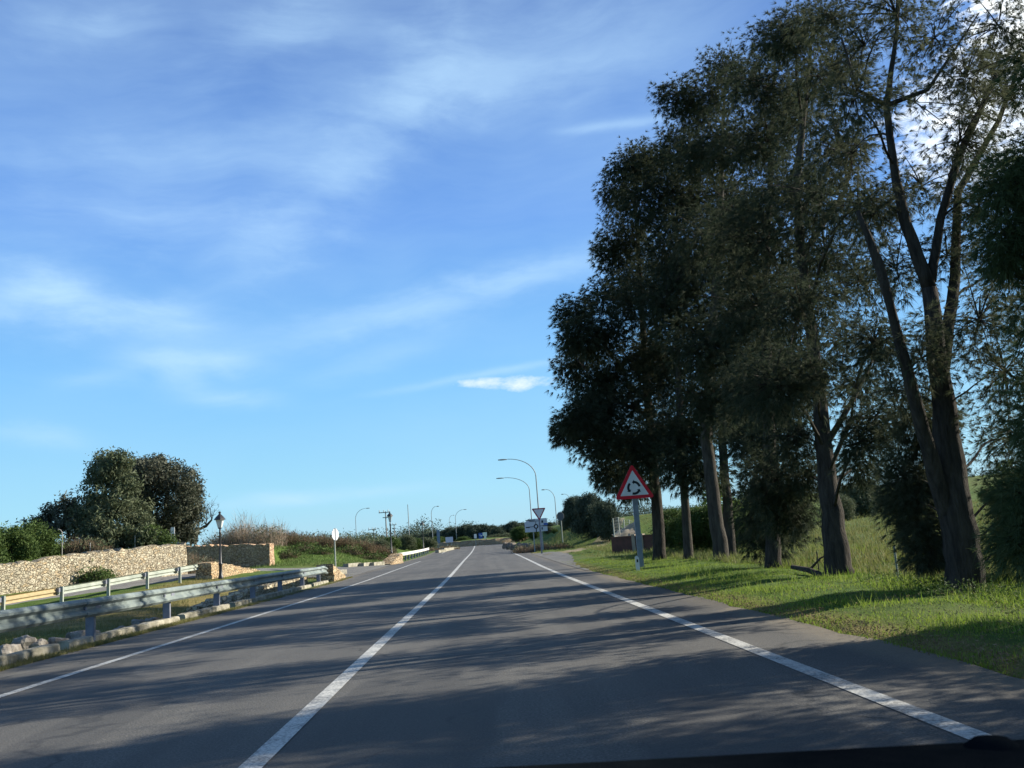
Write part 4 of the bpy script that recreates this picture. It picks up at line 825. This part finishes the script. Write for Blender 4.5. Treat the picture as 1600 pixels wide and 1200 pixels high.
twigs('wall_shrub', 'green shrub growing against the foot of the lit wall', 'shrub', gp(142, 48.6), 1.6, .8, 1.0, 260, M_brown, base_leaf=420, leafm=M_green)
twigs('wall_shrub', 'small weed at the foot of the lit wall right of the bigger shrub', 'shrub', gp(163, 49.5), .8, .5, .7, 120, M_brown, base_leaf=140, leafm=M_green)

# ---------------------------------------------------------------- guard rails
PROF = [(0, .155), (.035, .150), (.080, .105), (.080, .070), (.012, .020), (.012, -.020), (.080, -.070), (.080, -.105), (.035, -.150), (0, -.155)]
def beam_mesh(pts, o0, side, sc_=1.0, t=.012):
    """W-beam swept along pts (centre line of rail), bulging to side (+1: to +x)"""
    vs, fs = [], []; m_ = len(PROF)*2
    for i, p in enumerate(pts):
        tn = (pts[min(i+1, len(pts)-1)]-pts[max(i-1, 0)]); tn.z = 0; tn.normalize(); nn = Vector((tn.y, -tn.x, 0))*side
        for a, z in PROF: vs.append(p+nn*(a*sc_)+Vector((0, 0, z*sc_))-o0)
        for a, z in reversed(PROF): vs.append(p+nn*((a-t)*sc_)+Vector((0, 0, z*sc_))-o0)
    for i in range(len(pts)-1):
        for k in range(m_): a, b_ = i*m_+k, i*m_+(k+1) % m_; fs.append((a, b_, b_+m_, a+m_))
    fs += [tuple(range(m_)), tuple(range(len(pts)*m_-1, (len(pts)-1)*m_-1, -1))]
    return vs, fs
def guardrail(label, path, zc, posts, side, mb_, mp, postw=.12, off=-.12, block=True):
    """path: fn s->Vector of rail centre; posts list of s"""
    o0 = path[0].copy(); root_ = empty('guard_rail', o0, label, 'guard rail')
    k_ = 0
    for a_ in range(0, len(path)-1, 4):
        seg = [path[a_]]+[q for q in path[a_+1:a_+5]]
        if a_+5 < len(path): seg.append(seg[-1].lerp(path[a_+5], .16))
        jit = Vector((random.uniform(-.006, .006), 0, random.uniform(-.008, .008))); seg = [q+jit for q in seg]
        vs, fs = beam_mesh(seg, o0, side, 1.0+.035*(k_ % 2)); me = bpy.data.meshes.new('beam'); me.from_pydata(vs, [], fs); me.update(); link('beam', me, mb_, root_); k_ += 1
        b = MB(o0); q = seg[0]
        b.box((q.x+side*.030, q.y+.02, q.z), (.036, .07, .05))
        if a_: b.build('joint_plate', M_post, root_)
    for p, tn in posts:
        nn = Vector((tn.y, -tn.x, 0))*side; zg = Hs(p.x, p.y) if callable(zc) is False else zc(p); rz_ = math.atan2(tn.y, tn.x)
        h_ = p.z+.10-zg+.3; c_ = p+nn*off; b = MB(o0)
        b.box((c_.x, c_.y, zg-.3+h_/2), (.012, postw, h_), rz_); 
        for e in (-1, 1): b.box((c_.x+tn.x*.033+nn.x*e*postw/2, c_.y+tn.y*.033+nn.y*e*postw/2, zg-.3+h_/2), (.065, .012, h_), rz_)
        po = b.build('post', mp, root_)
        if block:
            b = MB(o0); b.box(p+nn*(-.025), (.20, .09, .20), rz_); b.build('spacer_block', mp, po if False else root_)
            b = MB(o0); b.lathe((0, 0, 0), [(.02, -.01), (.02, .012), (.01, .02)], 8); 
    return root_
# near rail
def rail1(y): return Vector((-6.88-.010*(y-12)-(.0 if y < 40 else .04*(y-40)), y, .63 - (.0 if y < 41 else .08*(y-41))))
ys1 = list(np.arange(4.0, 43.6, 1.0))
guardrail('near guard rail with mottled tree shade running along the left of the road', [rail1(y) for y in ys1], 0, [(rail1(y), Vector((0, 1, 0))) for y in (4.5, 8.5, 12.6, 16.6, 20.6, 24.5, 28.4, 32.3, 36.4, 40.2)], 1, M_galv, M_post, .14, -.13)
# far rail beside the side road: seen from its back
t_top = [(-60, 955, 31.5), (0, 932, 34), (92, 917, 37.4), (165, 905, 40.8), (226, 894, 44.2), (277, 886, 47.2), (312, 880, 49.6)]
pp = [P(a, b_, dd)-Vector((0, 0, .16)) for a, b_, dd in t_top]
def lerp_path(pp, n=24):
    out = []
    for i in range(len(pp)-1):
        for k in range(4): out.append(pp[i].lerp(pp[i+1], k/4))
    return out+[pp[-1]]
tn = (pp[-1]-pp[1]); tn.z = 0; tn.normalize()
half = lerp_path(pp)
r2 = empty('guard_rail', half[0], 'far guard rail beside the side road, first length yellow', 'guard rail')
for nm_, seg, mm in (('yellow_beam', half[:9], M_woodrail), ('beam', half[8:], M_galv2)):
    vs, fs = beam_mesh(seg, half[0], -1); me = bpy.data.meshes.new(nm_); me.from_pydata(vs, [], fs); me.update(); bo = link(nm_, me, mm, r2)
    if nm_ == 'yellow_beam': bo['label'] = 'yellow end length of the far guard rail'
for i in range(len(pp)-1):
    p = pp[i]; b = MB(half[0]); nn = Vector((tn.y, -tn.x, 0)); c_ = p+nn*.13; zg = Hs(c_.x, c_.y)-.3; h_ = p.z+.17-zg
    b.box((c_.x, c_.y, zg+h_/2), (.07, .13, h_), math.atan2(tn.y, tn.x)); b.build('post', M_galv2, r2)
    b = MB(half[0]); b.box(p+nn*.05+Vector((0, 0, .03)), (.34, .13, .16), math.atan2(tn.y, tn.x)); b.build('spacer_block', M_post, r2)
# distant white rail
pp3 = [Vector((-7.15, y, float(zr(y))+.62)) for y in (73.5, 82, 91, 100, 109, 118)]
pth = lerp_path(pp3); r3 = empty('guard_rail', pth[0], 'short white distant guard rail on many posts below the lanterns', 'guard rail')
vs, fs = beam_mesh(pth, pth[0], 1, .95); me = bpy.data.meshes.new('beam'); me.from_pydata(vs, [], fs); me.update(); link('beam', me, mat('white_rail', (.66, .64, .56), .6, (.5, .48, .42), 3), r3)
for i in range(13):
    t = i/12*(len(pth)-1); k = min(int(t), len(pth)-2); p = pth[k].lerp(pth[k+1], t-k); b = MB(pth[0]); zg = Hs(p.x, p.y)-.2
    b.box((p.x-.12, p.y, (zg+p.z)/2), (.14, .16, p.z-zg+.1)); b.build('post', M_post, r3)

# ---------------------------------------------------------------- lanterns
def lantern(label, px, py_top, py_base, d_, h=None):
    base_ = P(px[1], py_base, d_); base_.z = Hs(base_.x, base_.y); top_ = P(px[0], py_top, d_).z; h_ = top_-base_.z
    r_ = empty('lantern_post', base_, label, 'street lantern', 'black lantern posts on the left')
    s_ = h_/4.0; b = MB(); hp = h_-.95*1.0
    b.lathe((0, 0, 0), [(.14, -.2), (.14, .12), (.10, .18), (.085, .7), (.11, .74), (.11, .80), (.065, .86), (.055, hp-.25), (.075, hp-.22), (.05, hp-.16), (.045, hp)], 12); b.build('post', M_iron, r_, True)
    b = MB(); b.lathe((0, 0, hp), [(.03, 0), (.10, .03), (.12, .07)], 8)
    for k in range(4):
        a = math.pi/4+k*math.pi/2; b.tube([(.10*math.cos(a), .10*math.sin(a), hp+.06), (.20*math.cos(a), .20*math.sin(a), hp+.50)], .012, 5)
    b.build('lantern_frame', M_iron, r_)
    b = MB(); b.lathe((0, 0, hp), [(.125, .07), (.255, .49)], 4, math.pi/4); b.build('glass', M_lampgl, r_)
    b = MB(); b.lathe((0, 0, hp), [(.31, .495), (.30, .53), (.20, .66), (.10, .76), (.055, .80), (.055, .86), (.085, .88), (.03, .95)], 8, math.pi/8); b.build('lantern_cap', M_iron, r_)
    return r_
lantern('nearest and largest black lantern, in front of the shaded stone wall', (343, 345), 799, 906, 49.5)
lantern('middle black lantern behind the distant buttress', (609, 612), 799, 865, 84)
lantern('smallest and farthest black lantern above the white guard rail', (661, 662), 814, 860, 122)

# ---------------------------------------------------------------- street lamps
def street_lamp(label, head, top, base_, h_, r0=.10, d_=None):
    d_ = d_ or dist_for((head[0], head[1]), base_, h_); B = P(*base_, d_); zb = min(B.z, Hs(B.x, B.y)) ; Hd = P(*head, d_)
    B.z = zb; r_ = empty('street_lamp', B, label, 'street lamp', 'curved-arm street lamps'); hz = Hd.z-zb; ax = Hd.x-B.x
    b = MB(); rise = min(hz*.22, abs(ax)*1.15); pts = [(0, 0, -.3), (0, 0, hz*.35), (0, 0, hz-rise)]; n = 9
    for k in range(1, n+1):
        a = math.pi/2*k/n; pts.append((ax*.86*(1-math.cos(a)), 0, hz-rise+rise*math.sin(a)))
    rr = [r0, r0*.8, r0*.62]+[r0*(.6-.25*k/n) for k in range(1, n+1)]; b.tube(pts, rr, 8); b.build('pole', M_pole, r_, True)
    b = MB(); sgn = 1 if ax > 0 else -1; L_ = abs(ax)*.22+.35; cx = ax*.86+sgn*L_/2
    b.lathe((0, 0, 0), [(.02, -.5), (.10, -.42), (.16, -.1), (.17, .15), (.12, .42), (.03, .5)], 8)
    me = [Vector((q.z*L_*sgn, q.x*.9, q.y*.55)) for q in b.v]; b.v = [q+Vector((cx, 0, hz-.02)) for q in me]; b.build('lamp_head', M_pole, r_, True)
    return r_
street_lamp('tallest curved street lamp behind the give-way sign', (786, 718), (806, 718), (845, 842), 10)
street_lamp('second tallest street lamp, left of the tallest behind the diagram sign', (782, 747), (803, 749), (833, 842), 10)
street_lamp('street lamp right of the give-way sign, left of the dark-backed sign', (850, 765), (860, 767), (872, 841), 9)
street_lamp('faint far street lamp behind the right-hand dark bushes', (880, 772), (886, 773), (896, 842), 10)
street_lamp('street lamp farthest left, behind the round-backed sign', (574, 794), (560, 798), (557.5, 856), 9)
street_lamp('street lamp right of the smallest lantern', (683, 791), (677, 793), (677, 856), 9)
street_lamp('street lamp on the left of the roundabout with longer arm, right of its twin', (726, 796), (715, 800), (714, 850), 9)
street_lamp('thin street lamp immediately left of the longer-armed one by the roundabout', (708, 805), (704, 806), (704, 846), 9)
# utility poles
def upole(label, px, top, base_, d_, r_=.13, arm=True, name='utility_pole'):
    B = P(px, base_, d_); B.z = min(B.z, Hs(B.x, B.y)); T = P(px-2 if arm else px, top, d_); h_ = T.z-B.z
    o_ = empty(name, B, label, 'pole'); b = MB(); b.tube([(0, 0, -.3), (0, 0, h_)], [r_, r_*.6], 8); b.build('pole', M_concp, o_)
    if arm:
        b = MB(); b.box((-.25, 0, h_-.15), (1.5, .12, .12)); b.box((.0, 0, h_-.9), (.9, .12, .12)); b.build('crossarm', M_concp, o_)
        for k in (-.9, -.25, .4): b = MB(); b.lathe((k, 0, h_-.09), [(.05, 0), (.09, .08), (.05, .2), (.08, .28), (.03, .34)], 8); b.build('insulator', M_lampgl, o_)
    return o_
upole('concrete utility pole with crossarms just left of the middle lantern', 605, 799, 855, 135)
upole('small utility pole on the skyline left of the middle lantern', 585, 826, 850, 170, .12)
upole('short dark-topped pole right of the middle lantern', 617, 819, 845, 190, .14)
upole('tall thin bare mast between the two distant lanterns', 640, 788, 845, 150, .08, False, 'mast')

# ---------------------------------------------------------------- signs
UX, UZ, UN = (1, 0, 0), (0, 0, 1), (0, -1, 0)
def rtri(s, r_, inv=False):
    h_ = s*math.sqrt(3)/2; c_ = [(-s/2, -h_/3), (s/2, -h_/3), (0, 2*h_/3)]; out = []
    for (x, y), a0 in zip(c_, (210, -30, 90)):
        l_ = math.hypot(x, y); cx, cy = x*(1-2*r_/l_), y*(1-2*r_/l_)
        for k in range(7): a = R(a0-60+20*k); out.append((cx+r_*math.cos(a), cy+r_*math.sin(a)))
    return [(x, -y) for x, y in reversed(out)] if inv else out
def sign_root(name, label, cat, pos, rz, group=None): return empty(name, pos, label, cat, group, rz)
# roundabout warning sign
d = 30.2; B = P(1003, 893, d); tl = P(990, 726, d); bl = P(993, 780, d); s_ = 1.36; zc = (bl.z-B.z)+s_*math.sqrt(3)/6
B.z = Hs(B.x, B.y); zc = bl.z-B.z+.02+s_*math.sqrt(3)/6
root = sign_root('warning_sign', 'red-bordered triangular roundabout warning sign on a thick grey post', 'road sign', B, R(3))
b = MB(); b.box((.015, .07, (zc-.1)/2-.1), (.17, .09, zc+.1)); b.build('post', mat('grey_sign_post', (.20, .23, .26), .6, (.14, .165, .19), 4), root)
b = MB(); b.slab(rtri(s_, .06), (0, 0, zc), UX, UZ, UN, 0, .025); pl = b.build('plate', M_red, root)
b = MB(); b.slab(rtri(s_*.72, .015), (0, 0, zc-.0), UX, UZ, UN, .026, .030); b.build('white_panel', M_white, pl)
def arc_arrow(r_, w_, a0, a1):
    n = 12; o_ = [((r_+w_/2)*math.cos(a0+(a1-a0)*k/n), (r_+w_/2)*math.sin(a0+(a1-a0)*k/n)) for k in range(n+1)]
    i_ = [((r_-w_/2)*math.cos(a0+(a1-a0)*k/n), (r_-w_/2)*math.sin(a0+(a1-a0)*k/n)) for k in range(n, -1, -1)]
    da = .38*(1 if a1 > a0 else -1); tip = (r_*math.cos(a1+da), r_*math.sin(a1+da))
    return o_+[((r_+w_*1.05)*math.cos(a1), (r_+w_*1.05)*math.sin(a1)), tip, ((r_-w_*1.05)*math.cos(a1), (r_-w_*1.05)*math.sin(a1))]+i_
for k in range(3):
    a0 = R(10+120*k); b = MB(); b.slab(arc_arrow(.195, .078, a0, a0+R(74)), (0, 0, zc-.03), UX, UZ, UN, .031, .034); b.build('arrow', M_black, pl)
# small white marker post beside it
q = P(997, 890, 28.6); q.z = Hs(q.x, q.y); root = empty('marker_post', q, 'small white marker post at the foot of the warning sign', 'marker post')
b = MB(); b.slab([(-.06, -.1), (.06, -.1), (.06, .38), (0, .46), (-.06, .42)], (0, 0, 0), UX, UZ, UN, -.03, .03); b.build('post', M_white, root)
b = MB(); b.box((0, -.033, .3), (.05, .004, .09)); b.build('reflector', M_black, root)
# give-way
d = 66.0; B = P(847, 866, d); tp_ = P(842, 794, d); bt = P(843, 814.5, d); s_ = 1.05; B.z = Hs(B.x, B.y); hh = s_*math.sqrt(3)/2; zc = tp_.z-B.z-hh/3
root = sign_root('give_way_sign', 'inverted red-bordered give-way triangle in front of the diagram board', 'road sign', B, R(4))
b = MB(); b.box((0, .05, zc/2-.1), (.10, .08, zc+.3)); b.build('post', M_post, root)
b = MB(); b.slab(rtri(s_, .05, True), (0, 0, zc), UX, UZ, UN, 0, .025); pl = b.build('plate', mat('dark_sign_red', (.30, .02, .05), .5, (.24, .02, .04), 5), root)
b = MB(); b.slab(rtri(s_*.73, .012, True), (0, 0, zc), UX, UZ, UN, .026, .030); b.build('white_panel', M_white, pl)
# diagram board
d = 76.0; c0, c1, c2, c3_ = P(819.5, 812, d), P(854.5, 809, d), P(854.5, 829.5, d), P(821, 832, d); ctr = (c0+c1+c2+c3_)/4; B = Vector((ctr.x, ctr.y, Hs(ctr.x, ctr.y)))
wd = c1.x-c0.x; ht = (c0.z+c1.z-c2.z-c3_.z)/2; zc = ctr.z-B.z
root = sign_root('direction_board', 'wide white board with a black roundabout diagram behind the give-way sign', 'road sign', B, 0)
for xx in (-.25, .45): b = MB(); b.box((xx, .06, zc/2-.1), (.09, .08, zc+.2)); b.build('post', M_pole, root)
b = MB(); b.slab([(-wd/2, -ht/2), (wd/2, -ht/2), (wd/2, ht/2), (-wd/2+.35, ht/2), (-wd/2, ht/2-.3)], (0, 0, zc), UX, UZ, UN, 0, .03); pl = b.build('plate', mat('board_white', (.46, .50, .56), .5, (.40, .44, .50), 3), root)
b = MB(); n = 20; ring = [( .20*math.cos(2*math.pi*k/n), .20*math.sin(2*math.pi*k/n)) for k in range(n)]
vs = [Vector((a*f_, -.034, zc-.1+c_*f_)) for f_ in (1.0, .52) for a, c_ in ring]; b.add(vs, [(k, (k+1) % n, n+(k+1) % n, n+k) for k in range(n)])
b.box((-.42, -.034, zc-.11), (.42, .003, .05)); b.box((.50, -.034, zc-.09), (.55, .003, .05)); b.box((0, -.034, zc-.42), (.08, .003, .35)); b.box((0, -.034, zc+.18), (.05, .003, .16)); b.build('roundabout_symbol', M_black, pl)
for (a, c_, l_, t_, mm) in ((-.70, -.14, .34, .09, M_black), (-.45, .44, .8, .07, M_black), (-.1, .34, .9, .05, M_black), (.55, .26, .16, .2, M_black), (.82, .04, .34, .16, M_blue), (.80, -.10, .5, .07, M_black), (.5, -.3, .1, .2, M_black)):
    b = MB(); b.box((a, -.034, zc+c_), (l_, .003, t_)); b.build('line_of_text', mm, pl)
# round-backed sign edge-on (left)
d = 60.0; B = P(524.5, 890, d); tz = P(523, 826, d).z; B.z = Hs(B.x, B.y); h_ = tz-B.z; cz = h_-.38
root = sign_root('round_backed_sign', 'road sign seen almost edge-on above the near buttress, pale disc on a pole', 'road sign', B, R(62))
b = MB(); b.tube([(0, 0, -.3), (0, 0, h_)], .05, 8); b.build('post', M_galv2, root)
b = MB(); n = 8; b.slab([(.38*math.cos(R(22.5)+2*math.pi*k/n), .40*math.sin(R(22.5)+2*math.pi*k/n)) for k in range(n)], (0, 0, cz), UX, UZ, UN, .055, .085); b.build('plate', M_white, root)
b = MB(); b.box((0, -.07, cz), (.12, .06, .8)); b.build('backing_rail', M_back, root)
# dark-backed sign (right)
d = 88.0; B = P(879, 842, d); tz = P(877, 800, d).z; B.z = Hs(B.x, B.y); h_ = tz-B.z; cz = h_-.42
root = sign_root('dark_backed_sign', 'dark back of an octagonal sign at the track entrance on the right', 'road sign', B, R(-40))
b = MB(); b.tube([(0, 0, -.3), (0, 0, h_)], .05, 8); b.build('post', M_galv2, root)
b = MB(); b.slab([(.45*math.cos(R(22.5)+2*math.pi*k/n), .45*math.sin(R(22.5)+2*math.pi*k/n)) for k in range(n)], (0, 0, cz), UX, UZ, UN, .055, .085); b.build('plate', mat('dark_sign_back', (.10, .11, .12), .6, (.07, .08, .085), 4), root)
# small white sign on the left wall, hooked post, thin posts
q = P(270, 850, 58); zt = Hs(q.x, q.y); q.z = zt; root = empty('notice_board', q, 'small white notice on two thin legs above the lit wall end', 'sign')
z1 = P(270, 824, 58).z-zt; z0 = P(270, 834, 58).z-zt
b = MB(); b.box((0, 0, (z0+z1)/2), (.24, .03, z1-z0)); b.build('plate', mat('bright_white_panel', (.8, .8, .78), .5, (.75, .75, .72), 3), root)
for xx in (-.1, .1): b = MB(); b.tube([(xx, .03, -.2), (xx, .03, z1)], .018, 6); b.build('leg', M_pole, root)
for i, (a, tpy, dd, hook, lb) in enumerate([(97, 828, 52, True, 'pale fence post with a hooked top on the lit wall'), (141, 848, 53, False, 'short thin fence post on the lit wall left of the olive foliage'), (211, 837, 55.0, False, 'left one of two thin posts under the round dark tree'), (215, 837, 55.5, False, 'right one of two thin posts under the round dark tree')]):
    q = P(a, 860, dd); q.x = min(q.x, float(wall1_x(min(q.y, 54.8)))-.25); q.z = Hs(q.x, q.y); h_ = P(a, tpy, dd).z-q.z; mb = MB(q)
    pts = [q+Vector((0, 0, -.3)), q+Vector((0, 0, h_*.9))]+([q+Vector((-.1, 0, h_*1.0)), q+Vector((-.24, 0, h_*1.04))] if hook else [q+Vector((0, 0, h_))]); mb.tube(pts, .028, 6); o_ = mb.build('fence_post', M_concp); tag(o_, lb, 'post', 'thin posts on the lit wall')
# around the roundabout
def small_board(name, label, px0, py0, px1, py1, d_, base_py, mm, cat='road sign', marks=None, posts=1, rz=0.0):
    a, c_ = P(px0, py0, d_), P(px1, py1, d_); cx = (a.x+c_.x)/2; B_ = Vector((cx, d_, 0)); B_.z = Hs(cx, d_) if base_py is None else P(px0, base_py, d_).z
    root_ = empty(name, B_, label, cat, None, rz); w_ = abs(c_.x-a.x); h_ = abs(a.z-c_.z); zc_ = (a.z+c_.z)/2-B_.z
    for k in range(posts): xx = 0 if posts == 1 else (-.3+.6*k)*w_; b_ = MB(); b_.box((xx, .06, zc_/2-.1), (.1, .08, zc_+.2)); b_.build('post', M_galv2, root_)
    b_ = MB(); b_.box((0, 0, zc_), (w_, .05, h_)); pl_ = b_.build('plate', mm, root_)
    if marks:
        for (u, v, uw, vh, m2) in marks: b_ = MB(); b_.box((u*w_, -.028, zc_+v*h_), (uw*w_, .004, vh*h_)); b_.build('arrow_mark', m2, pl_)
    return root_
MW = mat('sunlit_white_sign', (.78, .78, .70), .5, (.7, .7, .62), 3)
small_board('lane_sign', 'white sign on a post at the road centre before the roundabout', 740.5, 834.5, 745, 841, 146, None, MW)
small_board('arrow_sign', 'blue arrow sign on the roundabout island', 747.5, 833, 754.5, 841.5, 168, None, M_blue, marks=[(.15, .0, .35, .2, M_white), (-.15, .15, .2, .2, M_white)])
small_board('island_sign', 'white sign on the island right of the blue arrow sign', 756, 835, 760, 841.5, 167, None, MW)
small_board('pale_board', 'low pale grey board on the left bank of the roundabout', 696, 839.5, 708, 847, 160, None, mat('pale_grey_board', (.55, .58, .66), .5, (.5, .53, .6), 3), posts=2)
small_board('tall_board', 'tall blue-grey board seen from behind near the lamp on the left', 682, 828, 688, 849, 158, None, mat('blue_grey_board', (.16, .22, .30), .6, (.12, .18, .25), 3), posts=1)
q = P(758, 850, 230); small_board('white_hut', 'tiny white building front far behind the island sign', 754, 832, 761, 837, 235, None, MW, 'building')
# roundabout island: low ring wall and its earth
vs, fs = [], []; n = 90
for k in range(n):
    a = 2*math.pi*k/n; h_ = .95+.05*math.sin(k*2.3)
    for r_, z in ((RI+.1, .9), (RI, 1.15+h_), (RI-.5, 1.15+h_+.02), (RI-.55, .9)): vs.append((r_*math.cos(a)+random.uniform(-.03, .03), r_*math.sin(a)+random.uniform(-.03, .03), z+random.uniform(-.04, .04)-1.1))
for k in range(n):
    for j in range(3): a, b_ = k*4+j, ((k+1) % n)*4+j; fs.append((a, a+1, b_+1, b_))
o_ = link('island_wall', np_mesh('island_wall', np.array(vs), np.array(fs)), M_ochre); o_.location = (CX, CY, 1.1); tag(o_, 'low ochre stone wall ringing the roundabout island', 'wall')
vs = [(CX, CY, 2.45)]+[(CX+(RI-.5)*math.cos(2*math.pi*k/40), CY+(RI-.5)*math.sin(2*math.pi*k/40), 1.95) for k in range(40)]
o_ = link('island_ground', np_mesh('island_ground', np.array(vs), np.array([(0, k+1, (k+1) % 40+1) for k in range(40)]), np.zeros(41)), M_ground); tag(o_, kind='structure')

# ---------------------------------------------------------------- right side: brick wall, mesh fence, posts, branch
d = 50.0; A_, B_ = P(957, 840, 52), P(1062, 842, 49); o0 = Vector((A_.x, A_.y, Hs(A_.x, A_.y))); root = empty('brick_wall', o0, 'low dark red brick wall behind the warning sign post', 'wall')
dr = (B_-A_); dr.z = 0; rz_ = math.atan2(dr.y, dr.x); zt = A_.z-o0.z
b = MB(); b.box(((dr.x)/2, dr.y/2, zt/2-.2), (dr.length, .3, zt+.3), rz_); b.build('wall', M_brick, root)
b = MB(); b.box(((dr.x)/2, dr.y/2, zt-.01), (dr.length+.06, .36, .08), rz_); b.build('coping', M_brick, root)
for k, t in enumerate((.33, .45, .93)):
    b = MB(); b.box((dr.x*t, dr.y*t-.12, zt/2-.15), (.22, .24, zt+.5), rz_); b.build('pier', mat('pale_pier%d' % k, (.36, .30, .22), .9, (.28, .23, .17), 3), root)
vs = []; fs = []; n = 10
q0, q1 = P(961, 838, 53.5), P(1003, 838, 52.5)
o0 = Vector((q0.x, q0.y, 0)); 
for i in range(n+1):
    t = i/n; x = q0.x+(q1.x-q0.x)*t; y = q0.y+(q1.y-q0.y)*t
    for j in range(5): vs.append((x+j*.12, y+j*1.2, P(960, 838, 53).z-.30+.30*(j > 0)+(.02+.20*t)*j+random.uniform(-.05, .05)*(j > 0)))
for i in range(n):
    for j in range(4): a = i*5+j; fs.append((a, a+5, a+6, a+1))
o_ = link('gravel_bank', np_mesh('gravel_bank', np.array(vs), np.array(fs), None, True), M_sand); tag(o_, kind='structure')
root = empty('mesh_fence', (q0.x, q0.y, P(960, 838, 53).z-.3), 'pale wire mesh fence on the bank above the brick wall', 'fence'); ro = root.location
fp = [(960, 810, 838, 53.4), (968.5, 808, 838, 55), (977, 812, 838, 57), (985, 812, 836, 59), (993, 816, 836, 61)]
bt_, tp2 = [], []
for a, t_, b_2, dd in fp:
    bq = P(a, b_2, dd); tq = P(a-1.2, t_, dd); tq.x = bq.x; tq.y = bq.y; bt_.append(bq); tp2.append(tq); b = MB(ro); b.tube([bq-Vector((0, 0, .4)), tq], .035, 6); b.build('post', M_galv2, root)
b = MB(ro)
for i in range(len(fp)-1):
    for k in range(10):
        t = k/10; b.tube([bt_[i].lerp(bt_[i+1], t), tp2[i].lerp(tp2[i+1], t)], .004, 3, False)
    for k in range(7):
        t = k/6; b.tube([bt_[i].lerp(tp2[i], t), bt_[i+1].lerp(tp2[i+1], t)], .004, 3, False)
b.build('wire_mesh', M_pole, root)
for (tx, ty, bx, by, dd, r_, lb) in ((1397, 853, 1405, 918, 15.5, .018, 'thin green-grey stake standing in the grass between two trunks'), (1276, 862, 1280, 895, 19.5, .014, 'short thin stake left of the leaning trunk'), (1513, 949, 1514.5, 960, 10.6, .012, 'tiny white stub in the grass below the largest trunk')):
    a, b_ = P(tx, ty, dd), P(bx, by, dd); mb = MB(b_); mb.tube([b_-Vector((0, 0, .15)), a], r_, 6); o_ = mb.build('stake', M_galv if 'green' in lb else (MW if 'white' in lb else M_bark2)); tag(o_, lb, 'stake')
a, b_ = P(1238, 886, 20), P(1296, 905, 17.4); mb = MB(b_); c_ = a.lerp(b_, .5)+Vector((0, 0, .05)); mb.tube([a, c_, b_], [.05, .06, .07], 7); mb.tube([c_, c_+Vector((.3, .1, .22)), c_+Vector((.5, .1, .3))], [.03, .02, .01], 5); o_ = mb.build('fallen_branch', M_bark2, None, True); tag(o_, 'pale fallen branch resting on grass left of the leaning trunk', 'branch')

# ---------------------------------------------------------------- dashboard of the car
root = empty('car_dashboard', (.0, .62, .9), 'dark car dashboard edge along the bottom of the photo', 'dashboard'); ro = root.location
pa, pb2, pc = P(640, 1203, .80), P(1150, 1176, .80), P(1640, 1150, .80)
vs, fs = [], []; nxx = 40; rows = 14
for i in range(nxx+1):
    x = -0.75+1.75*i/nxx; zt = float(np.interp(x, [-.75, pa.x, pb2.x, pc.x, 1.0], [pa.z-.05, pa.z, pb2.z, pc.z, pc.z-.01]))
    for j in range(rows+1):
        a = j/rows; y = .92-.55*a; z = zt-.10*max(0, (0.25-a)/.25)**2-.05*max(0, (a-.3)/.7)**2-.0; vs.append((x, y, z))
for i in range(nxx):
    for j in range(rows): a = i*(rows+1)+j; fs.append((a, a+rows+1, a+rows+2, a+1))
me = np_mesh('top_pad', np.array(vs)-np.array(ro), np.array(fs), None, True); link('top_pad', me, M_dash, root)
q = P(1548, 1152, .78); b = MB(ro); b.lathe((q.x, q.y, q.z-.004), [(.024, -.01), (.021, -.002), (.014, .003), (.004, .005)], 20); b.build('sensor_dome', M_dash, root, True)
